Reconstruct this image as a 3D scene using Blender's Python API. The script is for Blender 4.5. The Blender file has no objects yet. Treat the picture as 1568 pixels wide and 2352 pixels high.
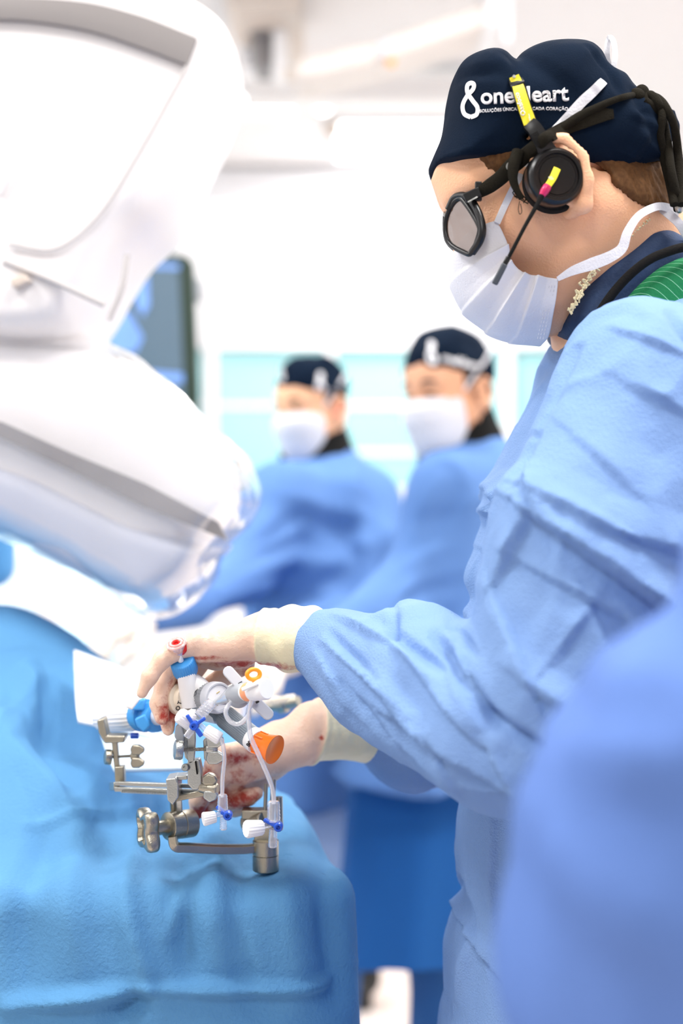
import bpy, bmesh, math, random
import numpy as np
from mathutils import Vector, Matrix
from mathutils.bvhtree import BVHTree

SC = bpy.context.scene
COL = SC.collection
F = 50.0 / 36.0 * 2352.0          # focal length in pixels of the 1568x2352 frame
CAMZ = 1.35
CX, CY = 784.0, 1176.0

# ------------------------------------------------------------------ camera
cam_data = bpy.data.cameras.new('camera')
cam = bpy.data.objects.new('camera', cam_data)
COL.objects.link(cam)
cam.location = (0, 0, CAMZ)
cam.rotation_euler = (math.pi / 2, 0, 0)
cam_data.sensor_fit = 'VERTICAL'
cam_data.sensor_height = 36.0
cam_data.sensor_width = 24.0
cam_data.lens = 50.0
cam_data.clip_start = 0.05
cam_data.dof.use_dof = True
cam_data.dof.focus_distance = 1.30
cam_data.dof.aperture_fstop = 2.4
SC.camera = cam

# ------------------------------------------------------------------ world, exposure, lamps
SC.view_settings.view_transform = 'Standard'
SC.view_settings.look = 'None'
SC.view_settings.gamma = 1.0
SC.view_settings.use_curve_mapping = False
SC.view_settings.exposure = 0.50
world = bpy.data.worlds.new('world')
SC.world = world
world.use_nodes = True
bg = world.node_tree.nodes['Background']
bg.inputs['Color'].default_value = (1.0, 0.98, 0.96, 1)
bg.inputs['Strength'].default_value = 0.42


def area(name, loc, size, power, col=(1, 0.985, 0.96), rot=(0, 0, 0)):
    d = bpy.data.lights.new(name, 'AREA')
    d.shape = 'RECTANGLE'
    d.size, d.size_y = size
    d.energy = power
    d.color = col
    o = bpy.data.objects.new(name, d)
    o.location = loc
    o.rotation_euler = rot
    COL.objects.link(o)
    return o


CEIL = 2.90
PANELS = [(-1.3, 1.0), (0.55, 0.9), (-1.4, 2.9), (0.5, 3.0), (-1.3, 4.6), (2.2, 1.9), (2.2, 4.0), (0.28, 5.9), (-2.9, 2.0), (-0.4, -0.9)]
for i, (x, y) in enumerate(PANELS):
    area('ceiling_lamp', (x, y, CEIL - 0.03), (0.60, 0.60), 21.0)


# ------------------------------------------------------------------ helpers
def P(px, py, Y):
    return Vector(((px - CX) / F * Y, Y, CAMZ - (py - CY) / F * Y))


def R(px, Y=1.31):
    return px / F * Y


def lin(r, g, b):
    def f(c):
        c /= 255.0
        return c / 12.92 if c <= 0.04045 else ((c + 0.055) / 1.055) ** 2.4
    return (f(r), f(g), f(b), 1.0)


MATS = {}


def nd(nt, typ, **kw):
    n = nt.nodes.new(typ)
    for k, v in kw.items():
        if k in n.inputs:
            n.inputs[k].default_value = v
        else:
            setattr(n, k, v)
    return n


def mat(name, col, rough=0.5, metal=0.0, bump=0.0, bscale=200.0, var=0.04, vscale=12.0, trans=0.0, sss=0.0,
        spec=0.5, emit=None, estr=0.0, dots=0.0, dscale=420.0, attr=None, attr_col=None, attr_noise=None, attr2=None, attr2_col=None, coat=0.0, translucent=0.0, stripes=None):
    if name in MATS:
        return MATS[name]
    m = bpy.data.materials.new(name)
    m.use_nodes = True
    nt = m.node_tree
    b = nt.nodes['Principled BSDF']
    L = nt.links.new
    b.inputs['Roughness'].default_value = rough
    b.inputs['Metallic'].default_value = metal
    b.inputs['Specular IOR Level'].default_value = spec
    b.inputs['Transmission Weight'].default_value = trans
    b.inputs['Coat Weight'].default_value = coat
    if sss:
        b.inputs['Subsurface Weight'].default_value = sss
        b.inputs['Subsurface Radius'].default_value = (1.0, 0.35, 0.2)
        b.inputs['Subsurface Scale'].default_value = 0.006
    tc = nd(nt, 'ShaderNodeTexCoord')
    nz = nd(nt, 'ShaderNodeTexNoise', Scale=vscale, Detail=4.0)
    L(tc.outputs['Object'], nz.inputs['Vector'])
    mx = nd(nt, 'ShaderNodeMix', data_type='RGBA')
    c = Vector(col[:3])
    mx.inputs[6].default_value = (*(c * (1 - var)), 1)
    mx.inputs[7].default_value = (*[min(1, v * (1 + var)) for v in c], 1)
    L(nz.outputs['Fac'], mx.inputs[0])
    out = mx.outputs[2]
    if attr2:
        a2 = nd(nt, 'ShaderNodeAttribute', attribute_name=attr2)
        m3 = nd(nt, 'ShaderNodeMix', data_type='RGBA')
        L(a2.outputs['Fac'], m3.inputs[0]); L(out, m3.inputs[6]); m3.inputs[7].default_value = attr2_col
        out = m3.outputs[2]
    if stripes:
        wv = nd(nt, 'ShaderNodeTexWave', Scale=stripes[0], bands_direction=stripes[1], wave_profile='SAW')
        L(tc.outputs['Object'], wv.inputs['Vector'])
        gt = nd(nt, 'ShaderNodeMath', operation='GREATER_THAN'); gt.inputs[1].default_value = stripes[2]
        L(wv.outputs['Fac'], gt.inputs[0])
        m4 = nd(nt, 'ShaderNodeMix', data_type='RGBA')
        L(gt.outputs[0], m4.inputs[0]); L(out, m4.inputs[6]); m4.inputs[7].default_value = stripes[3]
        out = m4.outputs[2]
    if attr:
        at = nd(nt, 'ShaderNodeAttribute', attribute_name=attr)
        n2 = nd(nt, 'ShaderNodeTexNoise', Scale=attr_noise or 150.0, Detail=5.0, Roughness=0.7)
        L(tc.outputs['Object'], n2.inputs['Vector'])
        ad = nd(nt, 'ShaderNodeMath', operation='ADD')
        L(at.outputs['Fac'], ad.inputs[0]); L(n2.outputs['Fac'], ad.inputs[1])
        rp = nd(nt, 'ShaderNodeMapRange'); rp.inputs[1].default_value = 0.95; rp.inputs[2].default_value = 1.25
        L(ad.outputs[0], rp.inputs[0])
        m2 = nd(nt, 'ShaderNodeMix', data_type='RGBA')
        L(rp.outputs[0], m2.inputs[0]); L(out, m2.inputs[6]); m2.inputs[7].default_value = attr_col
        out = m2.outputs[2]
    L(out, b.inputs['Base Color'])
    if bump or dots:
        bp = nd(nt, 'ShaderNodeBump', Strength=1.0, Distance=1.0)
        acc = None
        if bump:
            nb = nd(nt, 'ShaderNodeTexNoise', Scale=bscale, Detail=3.0)
            L(tc.outputs['Object'], nb.inputs['Vector'])
            mu = nd(nt, 'ShaderNodeMath', operation='MULTIPLY'); mu.inputs[1].default_value = bump
            L(nb.outputs['Fac'], mu.inputs[0]); acc = mu.outputs[0]
        if dots:
            vo = nd(nt, 'ShaderNodeTexVoronoi', Scale=dscale, Randomness=0.9)
            L(tc.outputs['Object'], vo.inputs['Vector'])
            mu2 = nd(nt, 'ShaderNodeMath', operation='MULTIPLY'); mu2.inputs[1].default_value = dots
            L(vo.outputs['Distance'], mu2.inputs[0])
            if acc:
                a3 = nd(nt, 'ShaderNodeMath', operation='ADD'); L(acc, a3.inputs[0]); L(mu2.outputs[0], a3.inputs[1]); acc = a3.outputs[0]
            else:
                acc = mu2.outputs[0]
        L(acc, bp.inputs['Height']); L(bp.outputs[0], b.inputs['Normal'])
    if translucent:
        tr = nd(nt, 'ShaderNodeBsdfTranslucent')
        L(out, tr.inputs['Color'])
        ms = nd(nt, 'ShaderNodeMixShader'); ms.inputs[0].default_value = translucent
        L(b.outputs[0], ms.inputs[1]); L(tr.outputs[0], ms.inputs[2])
        L(ms.outputs[0], nt.nodes['Material Output'].inputs['Surface'])
    if emit:
        b.inputs['Emission Color'].default_value = emit
        b.inputs['Emission Strength'].default_value = estr
    MATS[name] = m
    return m


def clear(name, col=(0.95, 0.97, 1, 1), fac=0.75, rough=0.08, body=0.25):
    """thin clear plastic: transparent film, a little milky body and glossy reflection"""
    if name in MATS:
        return MATS[name]
    m = bpy.data.materials.new(name)
    m.use_nodes = True
    nt = m.node_tree
    nt.nodes.remove(nt.nodes['Principled BSDF'])
    L = nt.links.new
    t = nd(nt, 'ShaderNodeBsdfTransparent', Color=(1, 1, 1, 1))
    d = nd(nt, 'ShaderNodeBsdfDiffuse', Color=col)
    g = nd(nt, 'ShaderNodeBsdfGlossy', Color=(1, 1, 1, 1), Roughness=rough)
    a = nd(nt, 'ShaderNodeMixShader'); a.inputs[0].default_value = body
    L(t.outputs[0], a.inputs[1]); L(d.outputs[0], a.inputs[2])
    fr = nd(nt, 'ShaderNodeLayerWeight', Blend=fac * 0.4)
    tc = nd(nt, 'ShaderNodeTexCoord')
    nz = nd(nt, 'ShaderNodeTexNoise', Scale=60.0, Detail=2.0)
    L(tc.outputs['Object'], nz.inputs['Vector'])
    bp = nd(nt, 'ShaderNodeBump', Strength=0.3, Distance=0.002)
    L(nz.outputs['Fac'], bp.inputs['Height']); L(bp.outputs[0], g.inputs['Normal'])
    s = nd(nt, 'ShaderNodeMixShader')
    L(fr.outputs['Facing'], s.inputs[0]); L(a.outputs[0], s.inputs[1]); L(g.outputs[0], s.inputs[2])
    L(s.outputs[0], nt.nodes['Material Output'].inputs['Surface'])
    MATS[name] = m
    return m


def tag(o, label=None, cat=None, group=None, kind=None):
    if label: o['label'] = label
    if cat: o['category'] = cat
    if group: o['group'] = group
    if kind: o['kind'] = kind
    return o


def empty(name, loc, label, cat, group=None):
    o = bpy.data.objects.new(name, None)
    o.empty_display_size = 0.05
    o.location = loc
    COL.objects.link(o)
    tag(o, label, cat, group)
    return o


def link(name, me, m=None, parent=None, smooth=True, bevel=0.0, sub=0):
    o = bpy.data.objects.new(name, me)
    COL.objects.link(o)
    if m: me.materials.append(m)
    if smooth:
        me.polygons.foreach_set('use_smooth', [True] * len(me.polygons))
    if bevel:
        bv = o.modifiers.new('bevel', 'BEVEL'); bv.width = bevel; bv.segments = 3; bv.limit_method = 'ANGLE'; bv.angle_limit = math.radians(35)
        bv.harden_normals = False
    if sub:
        sb = o.modifiers.new('sub', 'SUBSURF'); sb.levels = sub; sb.render_levels = sub
    if parent:
        o.parent = parent
        root = parent
        loc = Vector(parent.location)
        while root.parent:
            root = root.parent
            loc = loc + Vector(root.location)
        me.transform(Matrix.Translation(-loc))
    return o


def recenter(o):
    """move the origin of a one-mesh thing to its base"""
    me = o.data
    n = len(me.vertices)
    co = np.empty(n * 3, np.float32); me.vertices.foreach_get('co', co); co = co.reshape(-1, 3)
    mn, mx = co.min(0), co.max(0)
    c = Vector(((mn[0] + mx[0]) / 2, (mn[1] + mx[1]) / 2, mn[2]))
    c = Vector([float(v) for v in c])
    me.transform(Matrix.Translation(-c))
    o.location = Vector(o.location) + c
    return o


def sharp(me, ang=35):
    me.set_sharp_from_angle(angle=math.radians(ang))


def catmull(pts, n=8):
    pts = [Vector(p) for p in pts]
    if len(pts) < 3:
        return pts
    out = []
    ext = [pts[0] * 2 - pts[1]] + pts + [pts[-1] * 2 - pts[-2]]
    for i in range(1, len(ext) - 2):
        p0, p1, p2, p3 = ext[i - 1:i + 3]
        for k in range(n):
            t = k / n
            out.append(0.5 * ((2 * p1) + (p2 - p0) * t + (2 * p0 - 5 * p1 + 4 * p2 - p3) * t * t + (3 * p1 - p0 - 3 * p2 + p3) * t ** 3))
    out.append(pts[-1])
    return out


class MB:
    def __init__(self):
        self.bm = bmesh.new()

    def frame(self, d):
        d = Vector(d).normalized()
        a = Vector((0, 0, 1)) if abs(d.z) < 0.9 else Vector((1, 0, 0))
        u = d.cross(a).normalized()
        v = d.cross(u).normalized()
        return u, v, d

    def loft(self, rings, cap0=True, cap1=True, closed=True):
        rows = [[self.bm.verts.new(p) for p in r] for r in rings]
        n = len(rows[0])
        for a, b in zip(rows, rows[1:]):
            for i in range(n if closed else n - 1):
                j = (i + 1) % n
                self.bm.faces.new((a[i], a[j], b[j], b[i]))
        if cap0: self.bm.faces.new(rows[0][::-1])
        if cap1: self.bm.faces.new(rows[-1])
        return self

    def lathe(self, p1, p2, prof, seg=28, rib=0, ribd=0.0, cap=True):
        """prof: list of (t along p1->p2, radius in metres); rib: number of flutes"""
        p1, p2 = Vector(p1), Vector(p2)
        u, v, d = self.frame(p2 - p1)
        if rib: seg = rib * 4
        rings = []
        for t, r in prof:
            c = p1.lerp(p2, t)
            ring = []
            for i in range(seg):
                a = 2 * math.pi * i / seg
                rr = r
                if rib and r > ribd * 2: rr = r - (ribd if (i % 4) in (2, 3) else 0)
                ring.append(c + u * (math.cos(a) * rr) + v * (math.sin(a) * rr))
            rings.append(ring)
        return self.loft(rings, cap, cap)

    def cyl(self, p1, p2, r1, r2=None, seg=24):
        return self.lathe(p1, p2, [(0, r1), (1, r1 if r2 is None else r2)], seg)

    def tube(self, pts, r, seg=12, n=8, radii=None, smooth=True, flat=None):
        pp = catmull(pts, n) if smooth else [Vector(p) for p in pts]
        rings = []
        prev = None
        for i, p in enumerate(pp):
            d = (pp[min(i + 1, len(pp) - 1)] - pp[max(i - 1, 0)]).normalized()
            if prev is None:
                u, v, _ = self.frame(d)
            else:
                u = (prev - d * prev.dot(d)).normalized(); v = d.cross(u).normalized()
            prev = u
            rr = r
            if radii:
                t = i / (len(pp) - 1) * (len(radii) - 1); k = min(int(t), len(radii) - 2); rr = radii[k] + (radii[k + 1] - radii[k]) * (t - k)
            rings.append([p + u * (math.cos(2 * math.pi * j / seg) * rr) + v * (math.sin(2 * math.pi * j / seg) * rr) for j in range(seg)])
        return self.loft(rings)

    def ribbon(self, pts, width, thick=0.0006, wdir=None, n=8, nrm=(0, -1, 0)):
        """flat strap along pts; normal approx nrm, real thickness"""
        pp = catmull(pts, n)
        rings = []
        for i, p in enumerate(pp):
            d = (pp[min(i + 1, len(pp) - 1)] - pp[max(i - 1, 0)]).normalized()
            nn = Vector(nrm); nn = (nn - d * nn.dot(d)).normalized()
            w = d.cross(nn).normalized()
            ww = width
            if isinstance(width, (list, tuple)):
                t = i / (len(pp) - 1) * (len(width) - 1); k = min(int(t), len(width) - 2); ww = width[k] + (width[k + 1] - width[k]) * (t - k)
            h = w * (ww / 2); q = nn * (thick / 2)
            rings.append([p - h - q, p - h + q, p + q * 1.4, p + h + q, p + h - q, p - q * 1.4])
        return self.loft(rings)

    def box(self, c, size, ax=None):
        c = Vector(c)
        if ax is None: ax = (Vector((1, 0, 0)), Vector((0, 1, 0)), Vector((0, 0, 1)))
        x, y, z = [Vector(a).normalized() * (s / 2) for a, s in zip(ax, size)]
        self.loft([[c - x - y - z, c + x - y - z, c + x + y - z, c - x + y - z], [c - x - y + z, c + x - y + z, c + x + y + z, c - x + y + z]])
        return self

    def bar(self, p1, p2, w, t, up=(0, 0, 1)):
        """box from p1 to p2; w across 'up', t the other way"""
        p1, p2 = Vector(p1), Vector(p2)
        d = (p2 - p1)
        upv = Vector(up); upv = (upv - d.normalized() * upv.dot(d.normalized())).normalized()
        s = d.cross(upv).normalized()
        return self.box((p1 + p2) / 2, (d.length, w, t), (d, upv, s))

    def prism(self, outline, off):
        """outline: list of Vectors, extruded by the vector off"""
        off = Vector(off)
        return self.loft([[Vector(p) for p in outline], [Vector(p) + off for p in outline]])

    def poly(self, pts, Y, depth):
        return self.prism([P(x, y, Y) for x, y in pts], (0, depth, 0))

    def ball(self, c, r, seg=20, rings=12, ax=None):
        rr = r if isinstance(r, (tuple, list)) else (r, r, r)
        c = Vector(c)
        if ax is None: ax = (Vector((1, 0, 0)), Vector((0, 1, 0)), Vector((0, 0, 1)))
        rows = []
        for i in range(rings + 1):
            a = math.pi * (0.02 + 0.96 * i / rings)
            rows.append([c + ax[0] * (rr[0] * math.sin(a) * math.cos(2 * math.pi * j / seg)) + ax[1] * (rr[1] * math.sin(a) * math.sin(2 * math.pi * j / seg)) + ax[2] * (rr[2] * math.cos(a)) for j in range(seg)])
        return self.loft(rows)

    def torus(self, c, n, R_, r_, seg=32, ms=12, e=1.0):
        c = Vector(c); u, v, d = self.frame(n)
        rows = []
        for i in range(seg):
            a = 2 * math.pi * i / seg
            rad = u * math.cos(a) + v * math.sin(a) * e
            cc = c + rad * R_
            rn = rad.normalized()
            rows.append([cc + rn * (r_ * math.cos(2 * math.pi * j / ms)) + d * (r_ * math.sin(2 * math.pi * j / ms)) for j in range(ms)])
        rows.append(rows[0])
        self.loft(rows, False, False)
        bmesh.ops.remove_doubles(self.bm, verts=self.bm.verts, dist=1e-6)
        return self

    def build(self, name, m, parent=None, smooth=True, bevel=0.0, sub=0, ang=40):
        bmesh.ops.recalc_face_normals(self.bm, faces=self.bm.faces)
        me = bpy.data.meshes.new(name)
        self.bm.to_mesh(me); self.bm.free()
        o = link(name, me, m, parent, smooth, bevel, sub)
        if smooth and not sub: sharp(me, ang)
        return o


# ------------------------------------------------------------------ numpy noise
rng = np.random.default_rng(7)
PERM = rng.permutation(4096).astype(np.int64)
RND = rng.random(4096).astype(np.float32) * 2 - 1


def vnoise(p, scale=1.0, seed=0, smooth=True):
    """value noise in [-1,1]; smooth=False interpolates linearly and leaves crisp facets"""
    q = p * scale + seed * 17.31
    i = np.floor(q).astype(np.int64)
    f = (q - i).astype(np.float32)
    if smooth: f = f * f * (3 - 2 * f)
    res = np.zeros(len(p), np.float32)
    for dx in (0, 1):
        for dy in (0, 1):
            for dz in (0, 1):
                h = PERM[(i[:, 0] + dx) & 4095]
                h = PERM[(h + i[:, 1] + dy) & 4095]
                h = PERM[(h + i[:, 2] + dz) & 4095]
                w = (f[:, 0] if dx else 1 - f[:, 0]) * (f[:, 1] if dy else 1 - f[:, 1]) * (f[:, 2] if dz else 1 - f[:, 2])
                res += w * RND[h]
    return res


def fbm(p, scale, seed=0, octv=3, smooth=True):
    r = 0; a = 1.0
    for o in range(octv):
        r = r + a * vnoise(p, scale * 2 ** o, seed + o * 3, smooth); a *= 0.5
    return r


def crease(p, scale, seed=0, sharpness=7.0):
    """thin pinched ridge lines, like fold marks in stiff cloth"""
    n = vnoise(p, scale, seed + 60) + 0.35 * vnoise(p, scale * 2.1, seed + 61)
    m = 0.5 + 0.5 * vnoise(p, scale * 0.8, seed + 62)
    return np.maximum(0, 1 - np.abs(n) * sharpness) * m


def rotm(ax, ay, az):
    from mathutils import Euler
    return np.array(Euler((ax, ay, az)).to_matrix(), np.float32)


def crumple(p, scale, seed=0):
    """stiff crumpled sheet: linear facets in three rotated, warped lattices"""
    w = np.stack([vnoise(p, scale * 0.7, seed + 41), vnoise(p, scale * 0.7, seed + 42), vnoise(p, scale * 0.7, seed + 43)], 1) * (0.35 / scale)
    q = p + w
    a = vnoise(q @ rotm(0.5, 0.9, 0.2), scale, seed, False)
    b = vnoise(q @ rotm(1.2, 0.1, 0.8), scale * 1.7, seed + 5, False)
    c = np.abs(vnoise(q @ rotm(0.3, 1.4, 0.5), scale * 0.8, seed + 9, True))
    return a * 0.6 + b * 0.3 - c * 0.5


# ------------------------------------------------------------------ signed distance modelling
def smin(a, b, k):
    if k <= 0: return np.minimum(a, b)
    h = np.maximum(k - np.abs(a - b), 0) / k
    return np.minimum(a, b) - h * h * k * 0.25


def smax(a, b, k):
    return -smin(-a, -b, k)


def rcone(p, a, b, r1, r2):
    a = np.array(a, np.float32); b = np.array(b, np.float32)
    ab = b - a
    t = np.clip(((p - a) @ ab) / max(float(ab @ ab), 1e-9), 0, 1)
    d = p - a - t[:, None] * ab
    return np.sqrt((d * d).sum(1)) - (r1 + (r2 - r1) * t)


def ell(p, c, r, Rm=None):
    q = p - np.array(c, np.float32)
    if Rm is not None: q = q @ Rm
    r = np.array(r, np.float32)
    k0 = np.sqrt(((q / r) ** 2).sum(1)); k1 = np.sqrt(((q / r ** 2) ** 2).sum(1)) + 1e-9
    return k0 * (k0 - 1) / k1


def chain(p, pts, k=0.01):
    """pts: list of (point, radius)"""
    d = None
    for (a, ra), (b, rb) in zip(pts, pts[1:]):
        e = rcone(p, a, b, ra, rb)
        d = e if d is None else smin(d, e, k)
    return d


def poly2d(x, z, poly):
    """signed distance to a closed polygon, negative inside"""
    d = np.full(x.shape, 1e9, np.float32); s = np.zeros(x.shape, bool)
    n = len(poly)
    for i in range(n):
        ax, az = poly[i]; bx, bz = poly[(i + 1) % n]
        ex, ez = bx - ax, bz - az
        t = np.clip(((x - ax) * ex + (z - az) * ez) / (ex * ex + ez * ez + 1e-12), 0, 1)
        d = np.minimum(d, (x - ax - t * ex) ** 2 + (z - az - t * ez) ** 2)
        c = ((az > z) != (bz > z)) & (x < (bx - ax) * (z - az) / (bz - az + 1e-12) + ax)
        s ^= c
    d = np.sqrt(d)
    return np.where(s, -d, d)


def smoothpoly(pts, n=5):
    v = [Vector((p[0], p[1], 0)) for p in pts]
    N = len(v); out = []
    for i in range(N):
        p0, p1, p2, p3 = v[i - 1], v[i], v[(i + 1) % N], v[(i + 2) % N]
        for k in range(n):
            t = k / n
            q = 0.5 * ((2 * p1) + (p2 - p0) * t + (2 * p0 - 5 * p1 + 4 * p2 - p3) * t * t + (3 * p1 - p0 - 3 * p2 + p3) * t ** 3)
            out.append((q.x, q.y))
    return out


def xz(pts, Y, smooth=True):
    q = smoothpoly(pts) if smooth else pts
    return [(P(a, b, Y).x, P(a, b, Y).z) for a, b in q]


def inflate(p, poly, Y0, W, Rr, e=2.0):
    """solid whose silhouette seen along Y is poly, half thickness W, edge rounding Rr"""
    d = poly2d(p[:, 0], p[:, 2], poly)
    q = np.maximum(0, 1 + d / Rr)
    return ((q ** e + np.abs((p[:, 1] - Y0) / W) ** e) ** (1 / e) - 1) * min(W, Rr)


def nets(fn, lo, hi, h):
    lo = np.array(lo, np.float32); hi = np.array(hi, np.float32)
    n = np.ceil((hi - lo) / h).astype(int) + 1
    ax = [lo[i] + h * np.arange(n[i], dtype=np.float32) for i in range(3)]
    V = np.empty(tuple(n), np.float32)
    # evaluated in slabs to keep memory small
    Yg, Zg = np.meshgrid(ax[1], ax[2], indexing='ij')
    step = max(1, int(400000 / (n[1] * n[2])))
    for i in range(0, n[0], step):
        xs = ax[0][i:i + step]
        pts = np.empty((len(xs), n[1], n[2], 3), np.float32)
        pts[..., 0] = xs[:, None, None]; pts[..., 1] = Yg; pts[..., 2] = Zg
        V[i:i + len(xs)] = fn(pts.reshape(-1, 3)).reshape(len(xs), n[1], n[2])
    # close at the border
    V[0] = V[-1] = np.maximum(V[0], 1e-3); V[:, 0] = np.maximum(V[:, 0], 1e-3); V[:, -1] = np.maximum(V[:, -1], 1e-3)
    V[:, :, 0] = np.maximum(V[:, :, 0], 1e-3); V[:, :, -1] = np.maximum(V[:, :, -1], 1e-3); V[0] = np.maximum(V[0], 1e-3); V[-1] = np.maximum(V[-1], 1e-3)
    ins = V < 0
    c = [(a, b, d) for a in (0, 1) for b in (0, 1) for d in (0, 1)]

    def sl(A, o):
        return A[o[0]:A.shape[0] - 1 + o[0], o[1]:A.shape[1] - 1 + o[1], o[2]:A.shape[2] - 1 + o[2]]
    cnt = sum(sl(ins, o).astype(np.int8) for o in c)
    act = (cnt > 0) & (cnt < 8)
    idx = np.argwhere(act)
    vid = np.full(act.shape, -1, np.int64); vid[act] = np.arange(len(idx))
    acc = np.zeros((len(idx), 3), np.float32); num = np.zeros(len(idx), np.float32)
    for a in c:
        for k in range(3):
            if a[k]: continue
            b = list(a); b[k] = 1
            va = V[idx[:, 0] + a[0], idx[:, 1] + a[1], idx[:, 2] + a[2]]
            vb = V[idx[:, 0] + b[0], idx[:, 1] + b[1], idx[:, 2] + b[2]]
            m = (va < 0) != (vb < 0)
            t = va / np.where(m, va - vb, 1)
            pt = np.tile(np.array(a, np.float32), (len(idx), 1)); pt[:, k] += t
            acc[m] += pt[m]; num[m] += 1
    co = lo + (idx + acc / num[:, None]) * h
    faces = []
    for k in range(3):
        a_, b_ = [(1, 2), (2, 0), (0, 1)][k]
        s0 = [slice(None)] * 3; s1 = [slice(None)] * 3
        s0[k] = slice(0, -1); s1[k] = slice(1, None)
        A = ins[tuple(s0)]; B = ins[tuple(s1)]
        e = np.argwhere(A != B)
        e = e[(e[:, a_] > 0) & (e[:, b_] > 0)]
        fl = A[e[:, 0], e[:, 1], e[:, 2]]

        def g(da, db):
            q = e.copy(); q[:, a_] -= da; q[:, b_] -= db
            q = np.minimum(q, np.array(vid.shape) - 1)
            return vid[q[:, 0], q[:, 1], q[:, 2]]
        quad = np.stack([g(1, 1), g(0, 1), g(0, 0), g(1, 0)], 1)
        quad[~fl] = quad[~fl][:, ::-1]
        faces.append(quad[(quad >= 0).all(1)])
    return co.astype(np.float32), np.concatenate(faces)


def vnormals(co, fa):
    a, b, c, d = (co[fa[:, i]] for i in range(4))
    n = np.cross(c - a, d - b)
    out = np.zeros_like(co)
    for i in range(4): np.add.at(out, fa[:, i], n)
    return out / (np.linalg.norm(out, axis=1, keepdims=True) + 1e-9)


def relax(co, fa, it=1, f=0.5):
    for _ in range(it):
        s = np.zeros_like(co); n = np.zeros(len(co), np.float32)
        for i in range(4):
            j = (i + 1) % 4
            np.add.at(s, fa[:, i], co[fa[:, j]]); np.add.at(n, fa[:, i], 1)
            np.add.at(s, fa[:, j], co[fa[:, i]]); np.add.at(n, fa[:, j], 1)
        co = co + (s / np.maximum(n, 1)[:, None] - co) * f
    return co


def subdiv(co, fa):
    e = np.concatenate([np.stack([fa[:, i], fa[:, (i + 1) % 4]], 1) for i in range(4)])
    es = np.sort(e, 1); key = es[:, 0].astype(np.int64) * (len(co) + 1) + es[:, 1]
    uq, first, inv = np.unique(key, return_index=True, return_inverse=True)
    mid = (co[es[first, 0]] + co[es[first, 1]]) / 2
    n = len(co); m = len(fa); inv = inv.reshape(4, m) + n
    cen = co[fa].mean(1); ci = np.arange(m) + n + len(mid)
    co2 = np.concatenate([co, mid, cen]).astype(np.float32)
    fs = [np.stack([fa[:, i], inv[i], ci, inv[(i + 3) % 4]], 1) for i in range(4)]
    return co2, np.concatenate(fs)


def npmesh(name, co, fa):
    me = bpy.data.meshes.new(name)
    me.from_pydata(co.tolist(), [], fa.tolist())
    me.update()
    return me


def sdfobj(name, fn, lo, hi, h, m, parent=None, disp=None, rel=1, sub=0, attrs=None, fine=0):
    co, fa = nets(fn, lo, hi, h)
    co = relax(co, fa, rel, 0.5)
    for _ in range(fine):
        co, fa = subdiv(co, fa); co = relax(co, fa, 2, 0.5)
    if disp is not None:
        n = vnormals(co, fa)
        co = co + n * disp(co)[:, None]
    me = npmesh(name, co, fa)
    if attrs:
        for k, f in attrs.items():
            at = me.attributes.new(k, 'FLOAT', 'POINT'); at.data.foreach_set('value', f(co).astype(np.float32))
    return link(name, me, m, parent, True, 0, sub)


def folds(co, lst, Yd):
    """lst: (x1,y1,x2,y2,amp_mm,width_px) creases lying at depth Yd, as real 3-D segments; returns height in metres"""
    out = np.zeros(len(co), np.float32)
    for f in lst:
        x1, y1, x2, y2, amp, wd = f[:6]
        Y = f[6] if len(f) > 6 else Yd
        a = P(x1, y1, Y); b = P(x2, y2, Y); w = R(wd, Y)
        ax, az, bx, bz = a.x, a.z, b.x, b.z
        ex, ez = bx - ax, bz - az
        tt = ((co[:, 0] - ax) * ex + (co[:, 2] - az) * ez) / (ex * ex + ez * ez)
        t = np.clip(tt, 0, 1)
        d = np.hypot(co[:, 0] - ax - t * ex, co[:, 2] - az - t * ez)
        side = (co[:, 0] - ax) * ez - (co[:, 2] - az) * ex
        asym = f[7] if len(f) > 7 else 0
        if asym:
            w = np.where(side * asym > 0, w * 0.22, w * 1.6)
        near = np.exp(-np.maximum(0, np.abs(co[:, 1] - Y) - 0.15) * 12)
        out += amp * 0.001 * np.maximum(0, 1 - d / w) * (0.35 + 0.65 * np.sin(np.pi * np.clip(t * 0.9 + 0.05, 0, 1))) * near
    return out


def text_mesh(txt, size, shear=0.0, extrude=0.0, bold=0.0, spacing=1.0):
    cu = bpy.data.curves.new('t', 'FONT'); cu.body = txt; cu.size = size; cu.shear = shear; cu.offset = bold; cu.space_character = spacing
    cu.resolution_u = 4
    o = bpy.data.objects.new('t', cu); COL.objects.link(o)
    bpy.context.view_layer.update()
    me = bpy.data.meshes.new_from_object(o.evaluated_get(bpy.context.evaluated_depsgraph_get()))
    bpy.data.objects.remove(o); bpy.data.curves.remove(cu)
    return me


def surf_bvh(o):
    me = o.data
    off = Vector(o.location); pr = o.parent
    while pr: off = off + Vector(pr.location); pr = pr.parent
    return BVHTree.FromPolygons([v.co + off for v in me.vertices], [tuple(p.vertices) for p in me.polygons])


def hit(px, py, bvhs, off=0.002, Y=None):
    """point on the nearest of the given surfaces along this sight line, lifted by off"""
    o = Vector((0, 0, CAMZ)); d = (P(px, py, 1.0) - o).normalized(); best = None
    for b in bvhs:
        h = b.ray_cast(o, d)
        if h[0] is not None and (best is None or h[0].y < best.y): best = h[0]
    if best is None: return P(px, py, Y if Y else 1.3)
    return P(px, py, best.y - off)


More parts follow.
